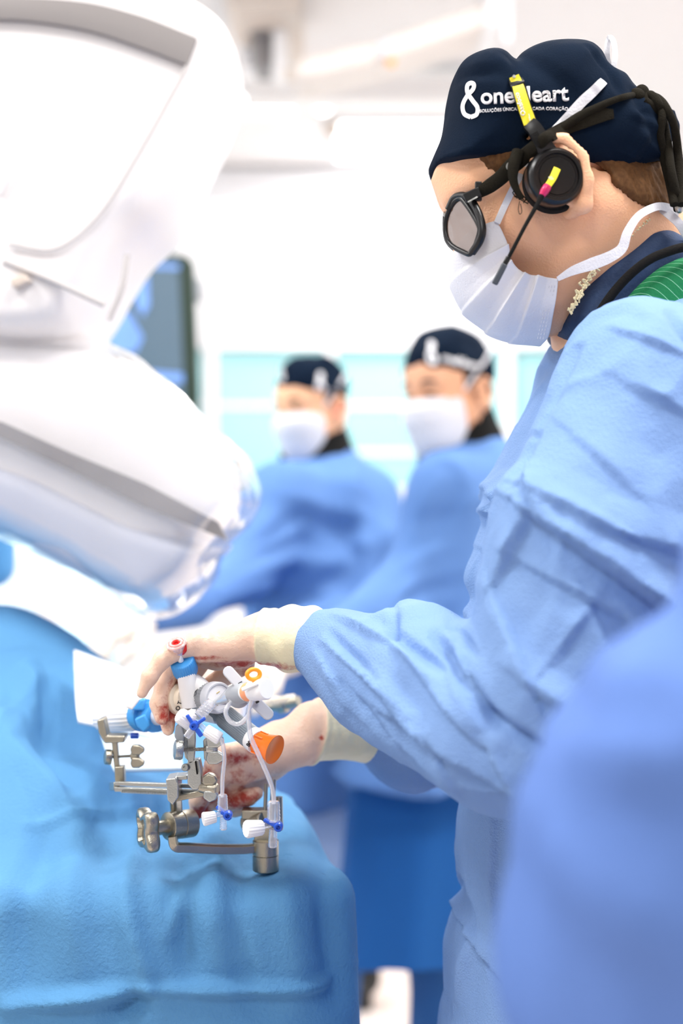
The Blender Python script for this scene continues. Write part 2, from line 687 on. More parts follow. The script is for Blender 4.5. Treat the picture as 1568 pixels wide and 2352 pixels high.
def stick(o_mesh, bvh, mapf, off=0.0006, thick=0.0005, cuts=0, direction=None):
    """flat mesh (x,y) -> mapf(x,y) gives pixel position; laid on a surface and given thickness"""
    bm = bmesh.new(); bm.from_mesh(o_mesh)
    bmesh.ops.remove_doubles(bm, verts=bm.verts, dist=1e-6)
    if cuts:
        bmesh.ops.subdivide_edges(bm, edges=[e for e in bm.edges if e.calc_length() > cuts], cuts=3)
    bmesh.ops.triangulate(bm, faces=bm.faces)
    last = 1.25
    cam_o = Vector((0, 0, CAMZ))
    for v in bm.verts:
        px, py = mapf(v.co.x, v.co.y)
        d = (P(px, py, 1.0) - cam_o).normalized()
        hit = bvh.ray_cast(cam_o, d)
        if hit[0] is not None:
            v.co = hit[0] - d * off
        else:
            v.co = P(px, py, last)
        last = v.co.y
    r = bmesh.ops.extrude_face_region(bm, geom=bm.faces[:])
    for v in [g for g in r['geom'] if isinstance(g, bmesh.types.BMVert)]:
        v.co.y -= thick
    bmesh.ops.recalc_face_normals(bm, faces=bm.faces)
    me = bpy.data.meshes.new('stuck'); bm.to_mesh(me); bm.free()
    return me
# ------------------------------------------------------------------ materials
GOWN = mat('gown_light_blue', (0.225, 0.375, 0.68), 0.75, bump=0.0004, bscale=170, dots=0.0006, dscale=520, spec=0.25, translucent=0.12)
GOWN_A = mat('gown_mid_blue', (0.125, 0.255, 0.56), 0.8, bump=0.0006, bscale=120, spec=0.2, translucent=0.1)
GOWN_F = mat('gown_violet_blue', (0.115, 0.21, 0.52), 0.8, bump=0.0006, bscale=120, spec=0.2)
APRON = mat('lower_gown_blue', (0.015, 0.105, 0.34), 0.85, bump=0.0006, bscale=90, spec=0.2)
DRAPE = mat('drape_sky_blue', (0.115, 0.32, 0.58), 0.8, bump=0.0012, bscale=260, var=0.07, vscale=9, spec=0.25, translucent=0.1)
NAVY = mat('navy_cotton', (0.003, 0.009, 0.022), 0.95, bump=0.0004, bscale=700, var=0.25, vscale=20, spec=0.10)
COLLARM = mat('navy_nylon', (0.006, 0.030, 0.095), 0.7, bump=0.0006, bscale=300, var=0.3, vscale=15)
SKIN = mat('skin', (0.92, 0.50, 0.29), 0.5, bump=0.0006, bscale=500, var=0.10, vscale=18, sss=0.12, attr='blush', attr_col=(0.80, 0.22, 0.15, 1), attr_noise=25)
SKIN_B = mat('skin_tan', (0.74, 0.38, 0.22), 0.5, bump=0.0004, bscale=300, var=0.08, vscale=14)
HAIR = mat('brown_hair', (0.12, 0.055, 0.020), 0.75, var=0.6, vscale=260, spec=0.2)
HAIR_D = mat('dark_hair', (0.035, 0.018, 0.010), 0.6, var=0.4, vscale=90)
MASKM = mat('white_mask_paper', (0.86, 0.86, 0.90), 0.85, bump=0.0006, bscale=500, var=0.01, spec=0.2, translucent=0.2)
WHITECLOTH = mat('white_cloth', (0.90, 0.90, 0.92), 0.85, bump=0.001, bscale=200, var=0.02)
EMB = mat('white_embroidery', (0.85, 0.84, 0.86), 0.7, bump=0.0008, bscale=900)
BLACKP = mat('black_plastic', (0.005, 0.005, 0.0055), 0.30, var=0.1, spec=0.4)
BLACKM = mat('matte_black_foam', (0.007, 0.0065, 0.006), 0.9, bump=0.0006, bscale=900, var=0.2, spec=0.2)
OLIVE = mat('worn_black_cord', (0.012, 0.010, 0.006), 0.95, bump=0.0008, bscale=900, var=0.3, vscale=200, spec=0.15)
YEL = mat('yellow_sticker', (0.90, 0.78, 0.04), 0.4, var=0.03)
PINK = mat('pink_plastic', (0.62, 0.02, 0.12), 0.3)
GREEN = mat('green_lining', (0.0, 0.19, 0.06), 0.8, bump=0.0006, bscale=400, var=0.15, stripes=(60.0, 'DIAGONAL', 0.95, (0.35, 0.75, 0.5, 1)))
METAL = mat('brushed_steel', (0.46, 0.47, 0.45), 0.32, 1.0, bump=0.0003, bscale=900, var=0.12, vscale=60)
METAL_B = mat('warm_steel', (0.40, 0.37, 0.30), 0.30, 1.0, bump=0.0003, bscale=900, var=0.15, vscale=50)
GREY = mat('grey_plastic', (0.36, 0.38, 0.41), 0.42, var=0.03)
GREYL = mat('pale_grey_plastic', (0.55, 0.56, 0.60), 0.4, var=0.03)
WHITEP = mat('white_plastic', (0.88, 0.87, 0.87), 0.35, var=0.01)
CREAMP = mat('cream_plastic', (0.80, 0.70, 0.56), 0.4, var=0.02)
BLUECAP = mat('blue_cap_plastic', (0.05, 0.31, 0.72), 0.4, var=0.04)
BLUES = mat('royal_blue_plastic', (0.015, 0.09, 0.55), 0.3)
ORANGE = mat('orange_plastic', (0.98, 0.20, 0.010), 0.38, var=0.04)
AMBER = mat('amber_plastic', (0.98, 0.34, 0.012), 0.35)
BLOOD = mat('red_fluid', (0.55, 0.010, 0.008), 0.15, var=0.2)
GOLD = mat('gold_mark', (0.62, 0.48, 0.22), 0.4)
INK = mat('black_ink', (0.01, 0.01, 0.012), 0.6)
CLEAR = clear('clear_plastic', (0.80, 0.82, 0.90, 1), 0.9, 0.08, 0.25)
CLEARP = clear('pink_clear_plastic', (0.92, 0.55, 0.50, 1), 0.9, 0.08, 0.55)
FILM = clear('plastic_film', (0.86, 0.88, 0.95, 1), 0.75, 0.10, 0.14)
GLOVE = mat('latex_glove', (0.80, 0.55, 0.41), 0.42, bump=0.0006, bscale=300, var=0.04, vscale=25, sss=0.1,
            attr='stain', attr_col=(0.42, 0.045, 0.025, 1), attr_noise=110, attr2='cuff', attr2_col=(0.80, 0.74, 0.50, 1))
WALLM = mat('wall_paint', (0.83, 0.83, 0.85), 0.7, bump=0.0004, bscale=60, var=0.01)
CEILM = mat('ceiling_tile', (0.78, 0.76, 0.755), 0.8, bump=0.0008, bscale=80, var=0.02)
FLOORM = mat('floor_vinyl', (0.80, 0.70, 0.65), 0.35, var=0.03, vscale=6)
TEAL = mat('teal_glass', (0.34, 0.64, 0.67), 0.25, var=0.03, vscale=2)
CARM = mat('white_enamel', (0.82, 0.79, 0.785), 0.4, var=0.01)
CARM_G = mat('grey_enamel', (0.24, 0.22, 0.215), 0.5, var=0.03)
CARM_D = mat('detector_face', (0.52, 0.54, 0.63), 0.4, var=0.03)
SEAM = mat('enamel_seam', (0.55, 0.52, 0.51), 0.5)
BEAM = mat('beige_enamel', (0.62, 0.53, 0.46), 0.5, var=0.03)
SCREENB = mat('screen_bezel', (0.004, 0.022, 0.010), 0.35)
SCREEN = mat('screen_glass', (0.05, 0.08, 0.11), 0.2, emit=(0.09, 0.15, 0.20, 1), estr=0.42)
SCREENI = mat('xray_image', (0.10, 0.20, 0.45), 0.3, var=0.5, vscale=14, emit=(0.20, 0.36, 0.80, 1), estr=0.40)
LAMPM = mat('lamp_diffuser', (1, 1, 1), 0.5, emit=(1, 1, 1, 1), estr=3.0)
PALEBLUE = mat('pale_blue_sheet', (0.60, 0.82, 0.92), 0.8, bump=0.001, bscale=100, var=0.05)
TOWEL = WHITECLOTH
TANM = mat('tan_plastic', (0.85, 0.55, 0.30), 0.6)
SHOE = mat('black_shoe', (0.02, 0.02, 0.02), 0.5)


# ------------------------------------------------------------------ the room
def struct(name, mb, m, smooth=False):
    o = mb.build(name, m, None, smooth)
    o['kind'] = 'structure'
    return o


XL, XR, YB, YF = -3.9, 3.3, 6.4, -2.2
struct('floor', MB().box(((XL + XR) / 2, (YB + YF) / 2, -0.05), (XR - XL + 0.2, YB - YF + 0.2, 0.1)), FLOORM)
struct('ceiling', MB().box(((XL + XR) / 2, (YB + YF) / 2, CEIL + 0.05), (XR - XL + 0.2, YB - YF + 0.2, 0.1)), CEILM)
# back wall with a real opening for the glazed observation window
wx0, wx1, wz0, wz1 = -0.80, 2.3, 1.35 - (1200 - CY) / F * YB, 1.35 - (778 - CY) / F * YB
w = MB()
w.box(((XL + wx0) / 2, YB + 0.06, CEIL / 2), (wx0 - XL, 0.12, CEIL))
w.box(((XR + wx1) / 2, YB + 0.06, CEIL / 2), (XR - wx1, 0.12, CEIL))
w.box(((wx0 + wx1) / 2, YB + 0.06, wz0 / 2), (wx1 - wx0, 0.12, wz0))
w.box(((wx0 + wx1) / 2, YB + 0.06, (wz1 + CEIL) / 2), (wx1 - wx0, 0.12, CEIL - wz1))
struct('wall_back', w, WALLM)
struct('wall_left', MB().box((XL - 0.05, (YB + YF) / 2, CEIL / 2), (0.1, YB - YF, CEIL)), WALLM)
struct('wall_right', MB().box((XR + 0.05, (YB + YF) / 2, CEIL / 2), (0.1, YB - YF, CEIL)), WALLM)
struct('trim_1', MB().box(((XL + XR) / 2, YB - 0.02, CEIL - 0.05), (XR - XL, 0.04, 0.07)), WALLM)
struct('baseboard_back', MB().box(((XL + XR) / 2, YB - 0.012, 0.05), (XR - XL, 0.024, 0.10)), WALLM)
win = MB().box(((wx0 + wx1) / 2, YB + 0.05, (wz0 + wz1) / 2), (wx1 - wx0, 0.012, wz1 - wz0)).build('window_1', TEAL, None, False)
win['kind'] = 'structure'
wf = MB()
for x in (wx0 + 0.02, -0.05, 0.75, 1.55, wx1 - 0.02):
    wf.box((x, YB + 0.03, (wz0 + wz1) / 2), (0.045, 0.05, wz1 - wz0))
for z in (wz0 + 0.02, wz1 - 0.02):
    wf.box(((wx0 + wx1) / 2, YB + 0.03, z), (wx1 - wx0, 0.05, 0.045))
o = wf.build('window_frame', WALLM, None, False); o.parent = win
wb = MB()
for z, x0, x1 in ((1.83, -0.75, 0.6), (1.62, -0.1, 1.3)):
    wb.box(((x0 + x1) / 2, YB + 0.040, z), (x1 - x0, 0.006, 0.02))
o = wb.build('window_rail', WALLM, None, False); o.parent = win

# ceiling lights
lab = {7: 'square recessed ceiling light nearest the far wall, above the teal window'}
spots = ['square recessed ceiling light, front left above the camera side', 'square recessed ceiling light above the near surgeon', 'square recessed ceiling light above the x-ray detector',
         'square recessed ceiling light over the two rear team members', 'square recessed ceiling light, far left beyond the monitor', 'square recessed ceiling light near the right wall',
         'square recessed ceiling light in the far right of the room', '', 'square recessed ceiling light by the left wall', 'square recessed ceiling light behind the camera']
for i, (x, y) in enumerate(PANELS):
    t = empty('ceiling_light', (x, y, CEIL), lab.get(i, spots[i]), 'ceiling light', 'square ceiling lights')
    MB().box((x, y, CEIL - 0.008), (0.60, 0.60, 0.012)).build('diffuser', LAMPM, t, False)
    fr = MB()
    for dx, dy, sx, sy in ((0.31, 0, 0.02, 0.64), (-0.31, 0, 0.02, 0.64), (0, 0.31, 0.6, 0.02), (0, -0.31, 0.6, 0.02)):
        fr.box((x + dx, y + dy, CEIL - 0.011), (sx, sy, 0.022))
    fr.build('frame', WALLM, t, False)

# linear tube light and round spot seen left of the cap
t = empty('linear_light', P(605, 243, 5.2), 'long white tube light hanging left of the round spot lamp', 'light')
a, b = P(530, 243, 5.2), P(672, 243, 5.2)
MB().bar(a, b, 0.05, 0.06).build('tube_lamp', LAMPM, t, False)
MB().bar(a + Vector((0, 0, 0.04)), b + Vector((0, 0, 0.04)), 0.03, 0.10).build('housing', WALLM, t, False)
for q in (a, b):
    MB().cyl(Vector((q.x * 0.95 + (a.x + b.x) * 0.025, q.y, q.z + 0.05)), Vector((q.x * 0.95 + (a.x + b.x) * 0.025, q.y, CEIL)), 0.006).build('rod', WALLM, t)
t = empty('spot_lamp', P(742, 243, 5.2), 'small round glowing spot lamp beside the tube light', 'light')
c = P(742, 240, 5.2)
MB().ball(c, 0.032).build('bulb', LAMPM, t)
MB().cyl(c + Vector((0, 0, 0.02)), (c.x, c.y, CEIL), 0.02).build('stem', WALLM, t)
c = P(762, 300, 5.6)
tag(recenter(MB().lathe((c.x, c.y, c.z + 0.03), (c.x, c.y, c.z - 0.03), [(0, 0.03), (0.6, 0.035), (1, 0.01)]).cyl((c.x, c.y, c.z + 0.03), (c.x, c.y, CEIL), 0.008).build('ceiling_sensor', BEAM)), 'small beige sensor hanging below the round spot lamp', 'sensor')

# ceiling mounted gear: carriage with mast, horizontal service beam
t = empty('ceiling_carriage', P(620, 0, 4.2), 'cream ceiling carriage with hanging mast above the rear staff', 'ceiling mount')
MB().poly([(500, -60), (690, -60), (690, 22), (540, 30)], 4.0, 0.5).build('carriage_plate', BEAM, t, False, 0.01)
MB().poly([(580, 0), (622, 0), (622, 150), (580, 150)], 4.2, 0.16).build('motor_box', CARM_G, t, False, 0.012)
MB().poly([(626, -40), (660, -40), (660, 168), (626, 168)], 4.15, 0.14).build('mast', CARM, t, False, 0.012)
MB().poly([(544, 55), (588, 55), (588, 160), (552, 158)], 4.3, 0.14).build('side_box', CARM, t, False, 0.012)
MB().cyl(P(600, 30, 4.18), P(600, 80, 4.18), 0.035).build('pivot', CARM_G, t)
MB().cyl(P(668, 160, 4.12), P(668, 185, 4.12), 0.02).build('pivot_knob', BEAM, t)
t = empty('service_arm', P(900, 90, 3.9), 'long cream ceiling service arm slanting above the surgeon', 'ceiling arm')
MB().poly([(672, 150), (700, 128), (860, 92), (1128, 0), (1128, 52), (900, 132), (720, 176), (680, 178)], 3.9, 0.22).build('arm', mat('cream_enamel', (0.72, 0.65, 0.60), 0.5), t, False, 0.02)
MB().poly([(1112, -80), (1152, -80), (1152, 62), (1112, 62)], 3.88, 0.26).build('end_post', CARM, t, False, 0.02)
MB().poly([(870, 96), (900, 88), (900, 125), (870, 130)], 3.885, 0.02).build('label_plate', GREYL, t, False)
MB().cyl(P(897, 137, 3.87), P(897, 150, 3.87), 0.012).build('indicator', AMBER, t)
a, b = P(945, 40, 4.6), P(1000, -20, 4.6)
t = tag(recenter(MB().bar(a, b, 0.05, 0.05).build('strip_light', LAMPM, None, False)), 'slanted bright strip light above the ceiling service arm', 'light')
tag(recenter(MB().poly([(560, 178), (1150, 178), (1150, 232), (560, 232)], 4.9, 0.10).build('ceiling_rail', mat('rail_paint', (0.84, 0.81, 0.79), 0.5), None, False)), 'wide cream ceiling rail running across behind the service arm', 'rail')
tag(recenter(MB().poly([(1155, -60), (1175, -60), (1175, 95), (1155, 95)], 3.9, 0.05).build('drop_tube', WALLM, None, False, 0.01)), 'short white drop tube hanging right of the service arm', 'tube')

# ------------------------------------------------------------------ monitor on its stand
YM = 3.55
t = empty('wall_monitor', P(390, 905, YM), 'dark medical monitor with blue x-ray pictures behind the detector', 'monitor')
out = [(200, 600), (372, 579), (430, 586), (444, 605), (455, 900), (455, 960), (200, 960)]
MB().poly(out, YM, 0.05).build('bezel', SCREENB, t, False, 0.008)
s = MB().poly([(200, 612), (372, 594), (410, 600), (423, 905), (425, 950), (200, 950)], YM - 0.004, 0.006).build('screen', SCREEN, t, False)
im = MB().poly([(225, 760), (262, 700), (300, 722), (328, 775), (312, 808), (250, 812)], YM - 0.006, 0.003)
im.poly([(312, 640), (340, 632), (342, 700), (328, 728), (314, 700)], YM - 0.006, 0.003)
im.poly([(345, 606), (412, 608), (412, 618), (345, 616)], YM - 0.006, 0.003)
im.poly([(330, 850), (420, 858), (420, 880), (350, 872)], YM - 0.006, 0.003)
im.build('x_ray_picture', SCREENI, s, False)
st = MB()
st.tube([P(395, 560, YM + 0.1), P(440, 552, YM + 0.1), P(470, 590, YM + 0.1), P(474, 700, YM + 0.1), P(474, 1000, YM + 0.1), P(474, 1250, YM + 0.1)], R(9, YM))
st.build('support_frame', CARM, t)
MB().poly([(474, 780), (498, 780), (502, 1500), (480, 1500)], YM + 0.12, 0.03).build('pole', CARM, t, False, 0.004)
a = P(492, 1500, YM + 0.13)
MB().cyl((a.x, a.y, 0.07), a, 0.03).build('lower_pole', CARM, t)
b_ = MB()
for k in range(5):
    an = k * 2 * math.pi / 5
    b_.bar((a.x, a.y, 0.07), (a.x + 0.3 * math.cos(an), a.y + 0.3 * math.sin(an), 0.04), 0.05, 0.04)
b_.build('foot', CARM_G, t, False, 0.005)
MB().poly([(436, 630), (460, 640), (460, 690), (440, 690)], YM + 0.02, 0.05).build('bracket', GREY, t, False, 0.006)

# ------------------------------------------------------------------ x-ray detector (upper left)
YD = 1.91
det = empty('x_ray_detector', P(200, 700, YD), 'large white x-ray detector head hanging at upper left', 'x-ray machine')
hous = xz([(-420, -160), (-60, -70), (250, -25), (400, 28), (510, 88), (550, 150), (545, 225), (510, 320), (450, 440), (395, 540), (340, 590), (292, 660), (240, 752), (190, 800), (60, 820), (-200, 800), (-420, 760)], YD)
sdfobj('housing', lambda p: inflate(p, hous, YD, 0.17, 0.05, 2.8), (-0.85, 1.68, 1.48), (-0.10, 2.32, 2.22), 0.009, CARM, det, rel=2)
arc = MB()
arc_pts = [P(-60, 28, 1.80), P(120, 22, 1.80), P(280, 52, 1.80), P(400, 92, 1.80), P(442, 112, 1.80)]
# the recessed grey band that follows the curved top edge
arc.ribbon([P(-90, 22, 1.735), P(60, 24, 1.735), P(200, 40, 1.735), P(320, 74, 1.735), P(440, 120, 1.735)], [R(46, 1.74), R(50, 1.74), R(60, 1.74), R(66, 1.74), R(64, 1.74)], 0.012)
arc.build('grey_band', CARM_G, det)
# inner raised cover and joint lines
MB().tube([P(0, 445, 1.735), P(40, 330, 1.73), P(70, 200, 1.73), P(30, 130, 1.73)], 0.004).build('cover_edge', CARM, det)
MB().tube([P(430, 150, 1.733), P(330, 330, 1.730), P(230, 490, 1.73), P(130, 570, 1.735), P(20, 560, 1.735)], 0.0022).build('panel_seam', SEAM, det)
MB().tube([P(292, 585, 1.74), P(280, 660, 1.74), P(250, 735, 1.745)], 0.004).build('side_seam', SEAM, det)
MB().tube([P(10, 600, 1.74), P(110, 640, 1.735), P(240, 700, 1.74)], 0.004).build('neck_groove', SEAM, det)
MB().poly([(20, 640), (55, 628), (72, 645), (30, 662)], 1.725, 0.02).build('latch', BEAM, det, False, 0.003)
# detector drum: tilted rounded block; its light-grey face looks down and to the right
drum = xz([(-420, 700), (60, 790), (250, 820), (350, 850), (440, 930), (510, 1020), (548, 1120), (535, 1215), (470, 1290), (380, 1350), (250, 1320), (60, 1210), (-420, 1000)], YD)
sdfobj('detector_drum', lambda p: inflate(p, drum, YD, 0.145, 0.10, 2.8), (-0.85, 1.72, 1.18), (-0.12, 2.28, 1.68), 0.009, CARM, det, rel=2)
face = xz([(-420, 940), (0, 1035), (150, 1090), (330, 1180), (520, 1240), (528, 1262), (460, 1325), (372, 1380), (250, 1338), (60, 1235), (-420, 1010)], YD, False)
sdfobj('detector_face', lambda p: inflate(p, face, YD, 0.155, 0.03, 2.6), (-0.85, 1.72, 1.18), (-0.12, 2.28, 1.62), 0.008, CARM_D, det, rel=2)
MB().poly([(-200, 925), (0, 968), (160, 1040), (330, 1110), (500, 1200), (520, 1240), (330, 1165), (150, 1075), (0, 1005), (-200, 960)], YD - 0.162, 0.02).build('edge_strip', CARM_G, det, False)
# stem of the machine up to the ceiling and out of frame
MB().cyl(P(-350, 300, 1.91), (P(-350, 300, 1.91).x, 1.91, CEIL), 0.12, seg=40).build('ceiling_column', CARM, det)
# clear sterile bag around the drum
bag = xz([(-380, 680), (60, 775), (240, 785), (330, 822), (430, 893), (515, 995), (565, 1070), (596, 1140), (580, 1205), (525, 1275), (470, 1345), (372, 1408), (250, 1360), (60, 1250), (-380, 1060)], YD)


def bagd(co):
    st = np.stack([co[:, 0] * 0.6 - co[:, 2] * 0.8, co[:, 1] * 0.4, co[:, 0] * 0.8 + co[:, 2] * 0.6], 1)
    return 0.012 * fbm(st, 9, 3, 3, False) + 0.006 * crumple(co, 18, 4)


o = sdfobj('plastic_cover', lambda p: inflate(p, bag, YD, 0.180, 0.07, 2.4), (-0.83, 1.68, 1.13), (-0.06, 2.32, 1.70), 0.009, FILM, None, bagd)
recenter(o); tag(o, 'clear crinkled sterile plastic bag wrapped round the x-ray detector', 'plastic cover')

# ------------------------------------------------------------------ trolley behind, with pale sheet and white packs
t = empty('instrument_trolley', (-1.35, 3.2, 0), 'rear trolley under a pale blue sheet behind the patient', 'trolley')
MB().box((-1.35, 3.2, 1.03), (1.5, 1.1, 0.03)).build('table_top', METAL, t, False, 0.004)
for x in (-2.05, -0.65):
    for y in (2.7, 3.7):
        MB().cyl((x, y, 0.0), (x, y, 1.02), 0.018).build('leg', METAL, t)
sh = MB()
rows = []
for i in range(30):
    row = []
    for j in range(80):
        a = 2 * math.pi * j / 80
        ca, sa = math.cos(a), math.sin(a)
        k = 1 / max(abs(ca), abs(sa)) ** 0.9
        if i < 14:
            f = i / 13; z = 1.055 + 0.012 * math.sin(9 * ca * f) * math.sin(5 * sa + 2 * f)
        else:
            f = 1 + 0.004 * (i - 13) * (1 + 0.6 * math.sin(a * 11)); z = 1.055 - (i - 13) * 0.035
        row.append(Vector((-1.35 + 0.78 * ca * k * f, 3.2 + 0.58 * sa * k * f, z)))
    rows.append(row)
o = sh.loft(rows, True, False).build('pale_sheet', PALEBLUE, None); so = o.modifiers.new('thickness', 'SOLIDIFY'); so.thickness = 0.003
recenter(o); tag(o, 'pale blue sheet spread over the rear trolley', 'sheet')


def pack(name, c, s, rz, m, label, cat):
    mb = MB()
    ax = (Vector((math.cos(rz), math.sin(rz), 0)), Vector((-math.sin(rz), math.cos(rz), 0)), Vector((0, 0, 1)))
    o = mb.box(Vector(c) + Vector((0, 0, s[2] / 2)), s, ax).build(name, m, None, True, min(s) * 0.3)
    recenter(o); tag(o, label, cat)
    return o


ZT = 1.075
pack('gauze_pack', (-0.95, 3.0, ZT), (0.34, 0.22, 0.16), 0.2, WHITECLOTH, 'white folded gauze pack on the rear trolley beneath the detector bag', 'gauze pack')
pack('linen_bundle', (-0.98, 3.42, ZT), (0.5, 0.25, 0.22), -0.1, WHITECLOTH, 'larger white linen bundle at the back of the rear trolley', 'linen')
pack('paper_tray', (-1.42, 2.85, ZT), (0.25, 0.2, 0.06), 0.4, PALEBLUE, 'shallow pale blue tray on the left of the rear trolley', 'tray')
o = pack('blue_wrap', (-0.775, 2.55, 1.14), (0.16, 0.12, 0.22), 0.1, mat('bright_blue_wrap', (0.10, 0.34, 0.66), 0.7), 'bright blue wrapped pack at the left edge of the picture', 'wrapped pack')
o.location = P(-72, 1350, 2.55)
# white cabinet with tan drawers, seen between the two rear people
t = empty('supply_cabinet', (P(912, 1130, 4.6).x, 4.85, 0), 'white cabinet with a tan front between the two rear people', 'cabinet')
a = P(912, 1130, 4.6)
MB().box((a.x, 4.85, a.z / 2), (0.5, 0.45, a.z)).build('body', WHITECLOTH, t, False, 0.01)
MB().box((a.x, 4.85, a.z), (0.54, 0.48, 0.04)).build('worktop', WALLM, t, False, 0.005)
for k, zz in enumerate((1.12, 0.86, 0.60, 0.34)):
    d = MB().box((a.x, 4.615, zz), (0.44, 0.03, 0.22)).build('drawer', TANM, t, False, 0.006)
    MB().bar((a.x - 0.1, 4.59, zz + 0.04), (a.x + 0.1, 4.59, zz + 0.04), 0.012, 0.012).build('handle', METAL, d, False)

# ------------------------------------------------------------------ people
def vec(p): return np.array(tuple(p), np.float32)


class Head:
    """local frame: f forward, s towards the person's left, u up; origin between the ears"""
    def __init__(self, origin, fwd, up, scale=1.0):
        self.o = vec(origin); f = Vector(fwd).normalized(); u = Vector(up); u = (u - f * u.dot(f)).normalized(); s = u.cross(f)
        self.M = np.stack([vec(f), vec(s), vec(u)], 0)   # rows
        self.k = scale

    def loc(self, p): return (p - self.o) @ self.M.T / self.k
    def W(self, f, s, u): return Vector([float(v) for v in (self.o + self.k * (f * self.M[0] + s * self.M[1] + u * self.M[2]))])
    def d(self, f, s, u): return Vector([float(v) for v in (f * self.M[0] + s * self.M[1] + u * self.M[2])])


def head_sdf(q, ears=True, detail=True, ear=(-0.004, -0.006)):
    eo = ear[2] if len(ear) > 2 else 0.0
    a = q.copy(); a[:, 1] = np.abs(a[:, 1])
    d = ell(a, (-0.008, 0, 0.045), (0.100, 0.077, 0.088))
    d = smin(d, ell(a, (0.035, 0, -0.015), (0.062, 0.061, 0.085)), 0.03)
    d = smin(d, ell(a, (0.030, 0, 0.045), (0.066, 0.062, 0.060)), 0.03)
    d = smin(d, rcone(a, (-0.002, 0.053, -0.045), (0.070, 0.014, -0.098), 0.020, 0.019), 0.03)
    d = smin(d, ell(a, (0.078, 0, -0.098), (0.020, 0.022, 0.018)), 0.02)
    d = smin(d, ell(a, (0.060, 0.037, -0.022), (0.028, 0.024, 0.028)), 0.02)
    d = smin(d, rcone(a, (0.089, 0.012, 0.030), (0.074, 0.048, 0.028), 0.011, 0.009), 0.016)
    d = smin(d, ell(a, (-0.022, 0, -0.055), (0.062, 0.056, 0.060)), 0.03)
    if detail:
        d = smax(d, -ell(a, (0.100, 0.031, 0.010), (0.017, 0.019, 0.013)), 0.012)
        d = smin(d, ell(a, (0.080, 0.031, 0.009), (0.0135, 0.0150, 0.0125)), 0.003)
        d = smin(d, rcone(a, (0.090, 0, 0.022), (0.113, 0, -0.020), 0.0075, 0.0095), 0.012)
        d = smin(d, ell(a, (0.116, 0, -0.025), (0.011, 0.010, 0.010)), 0.006)
        d = smin(d, ell(a, (0.105, 0.012, -0.028), (0.010, 0.008, 0.008)), 0.005)
        d = smin(d, ell(a, (0.098, 0, -0.055), (0.008, 0.024, 0.0065)), 0.004)
        d = smin(d, ell(a, (0.096, 0, -0.068), (0.008, 0.020, 0.007)), 0.004)
    if ears:
        ef, eu = ear[:2]
        # outer rim as a chain of round cones, then a dished middle
        rim = [((ef + 0.010, 0.073 + eo, eu + 0.010), 0.0040), ((ef + 0.008, 0.081 + eo, eu + 0.026), 0.0045), ((ef - 0.006, 0.087 + eo, eu + 0.034), 0.0048), ((ef - 0.020, 0.092 + eo, eu + 0.026), 0.0048),
               ((ef - 0.026, 0.093 + eo, eu + 0.006), 0.0046), ((ef - 0.020, 0.089 + eo, eu - 0.014), 0.0048), ((ef - 0.008, 0.082 + eo, eu - 0.030), 0.0070), ((ef + 0.002, 0.075, eu - 0.028), 0.0060)]
        e = chain(a, rim, 0.004)
        e = smin(e, ell(a, (ef - 0.007, 0.079 + eo, eu + 0.002), (0.020, 0.0055, 0.030)), 0.005)
        e = smax(e, -ell(a, (ef - 0.001, 0.088 + eo, eu - 0.002), (0.010, 0.010, 0.013)), 0.004)
        d = smin(d, e, 0.004)
    return d


def hand_pts(wrist, along, palm, k=1.0, curl=0.5, spread=0.12, side=1):
    """five fingers and a palm. along: wrist->fingers, palm: direction the palm faces, side: +1/-1 thumb side. returns chains [(point, radius)]"""
    A = Vector(along).normalized(); Pn = Vector(palm); Pn = (Pn - A * Pn.dot(A)).normalized(); S = A.cross(Pn) * side
    w = Vector(wrist); out = []
    L = [(0.030, 0.042, 0.026, 0.020), (0.010, 0.047, 0.029, 0.021), (-0.010, 0.043, 0.027, 0.020), (-0.028, 0.034, 0.021, 0.018)]
    ms = [w, w + A * 0.03 * k]
    for i, (off, a, b, c) in enumerate(L):
        m = w + (A * (0.088 - 0.004 * abs(i - 1)) + S * off) * k
        out.append([(tuple(w + (A * 0.015 + S * off * 0.55) * k), 0.016 * k), (tuple(m), 0.0125 * k)])
        p = m; ch = [(tuple(m), 0.0110 * k)]; ang = 0.25 + curl * 0.5
        for ln, r in ((a, 0.0098), (b, 0.0090), (c, 0.0078)):
            dr = A * math.cos(ang) + Pn * math.sin(ang) + S * (off * spread * 20) * 0.3
            p = p + dr.normalized() * ln * k; ch.append((tuple(p), r * k)); ang += curl * 0.9
        out.append(ch)
    t0 = w + (A * 0.022 + S * 0.022 + Pn * 0.008) * k
    t1 = t0 + (A * 0.030 + S * 0.026 + Pn * 0.014) * k; t2 = t1 + (A * 0.030 + S * 0.008 + Pn * 0.010) * k; t3 = t2 + (A * 0.024 - S * 0.004 + Pn * 0.010) * k
    out.append([(tuple(t0), 0.016 * k), (tuple(t1), 0.012 * k), (tuple(t2), 0.0105 * k), (tuple(t3), 0.0085 * k)])
    return out


def sdf_chains(p, chains, kin=0.006, kout=0.006):
    d = None
    for c in chains:
        e = chain(p, c, kin)
        d = e if d is None else smin(d, e, kout)
    return d


def bounds(pts, pad):
    a = np.array([tuple(p) for p in pts], np.float32)
    return a.min(0) - pad, a.max(0) + pad


def zero(co): return np.zeros(len(co), np.float32)


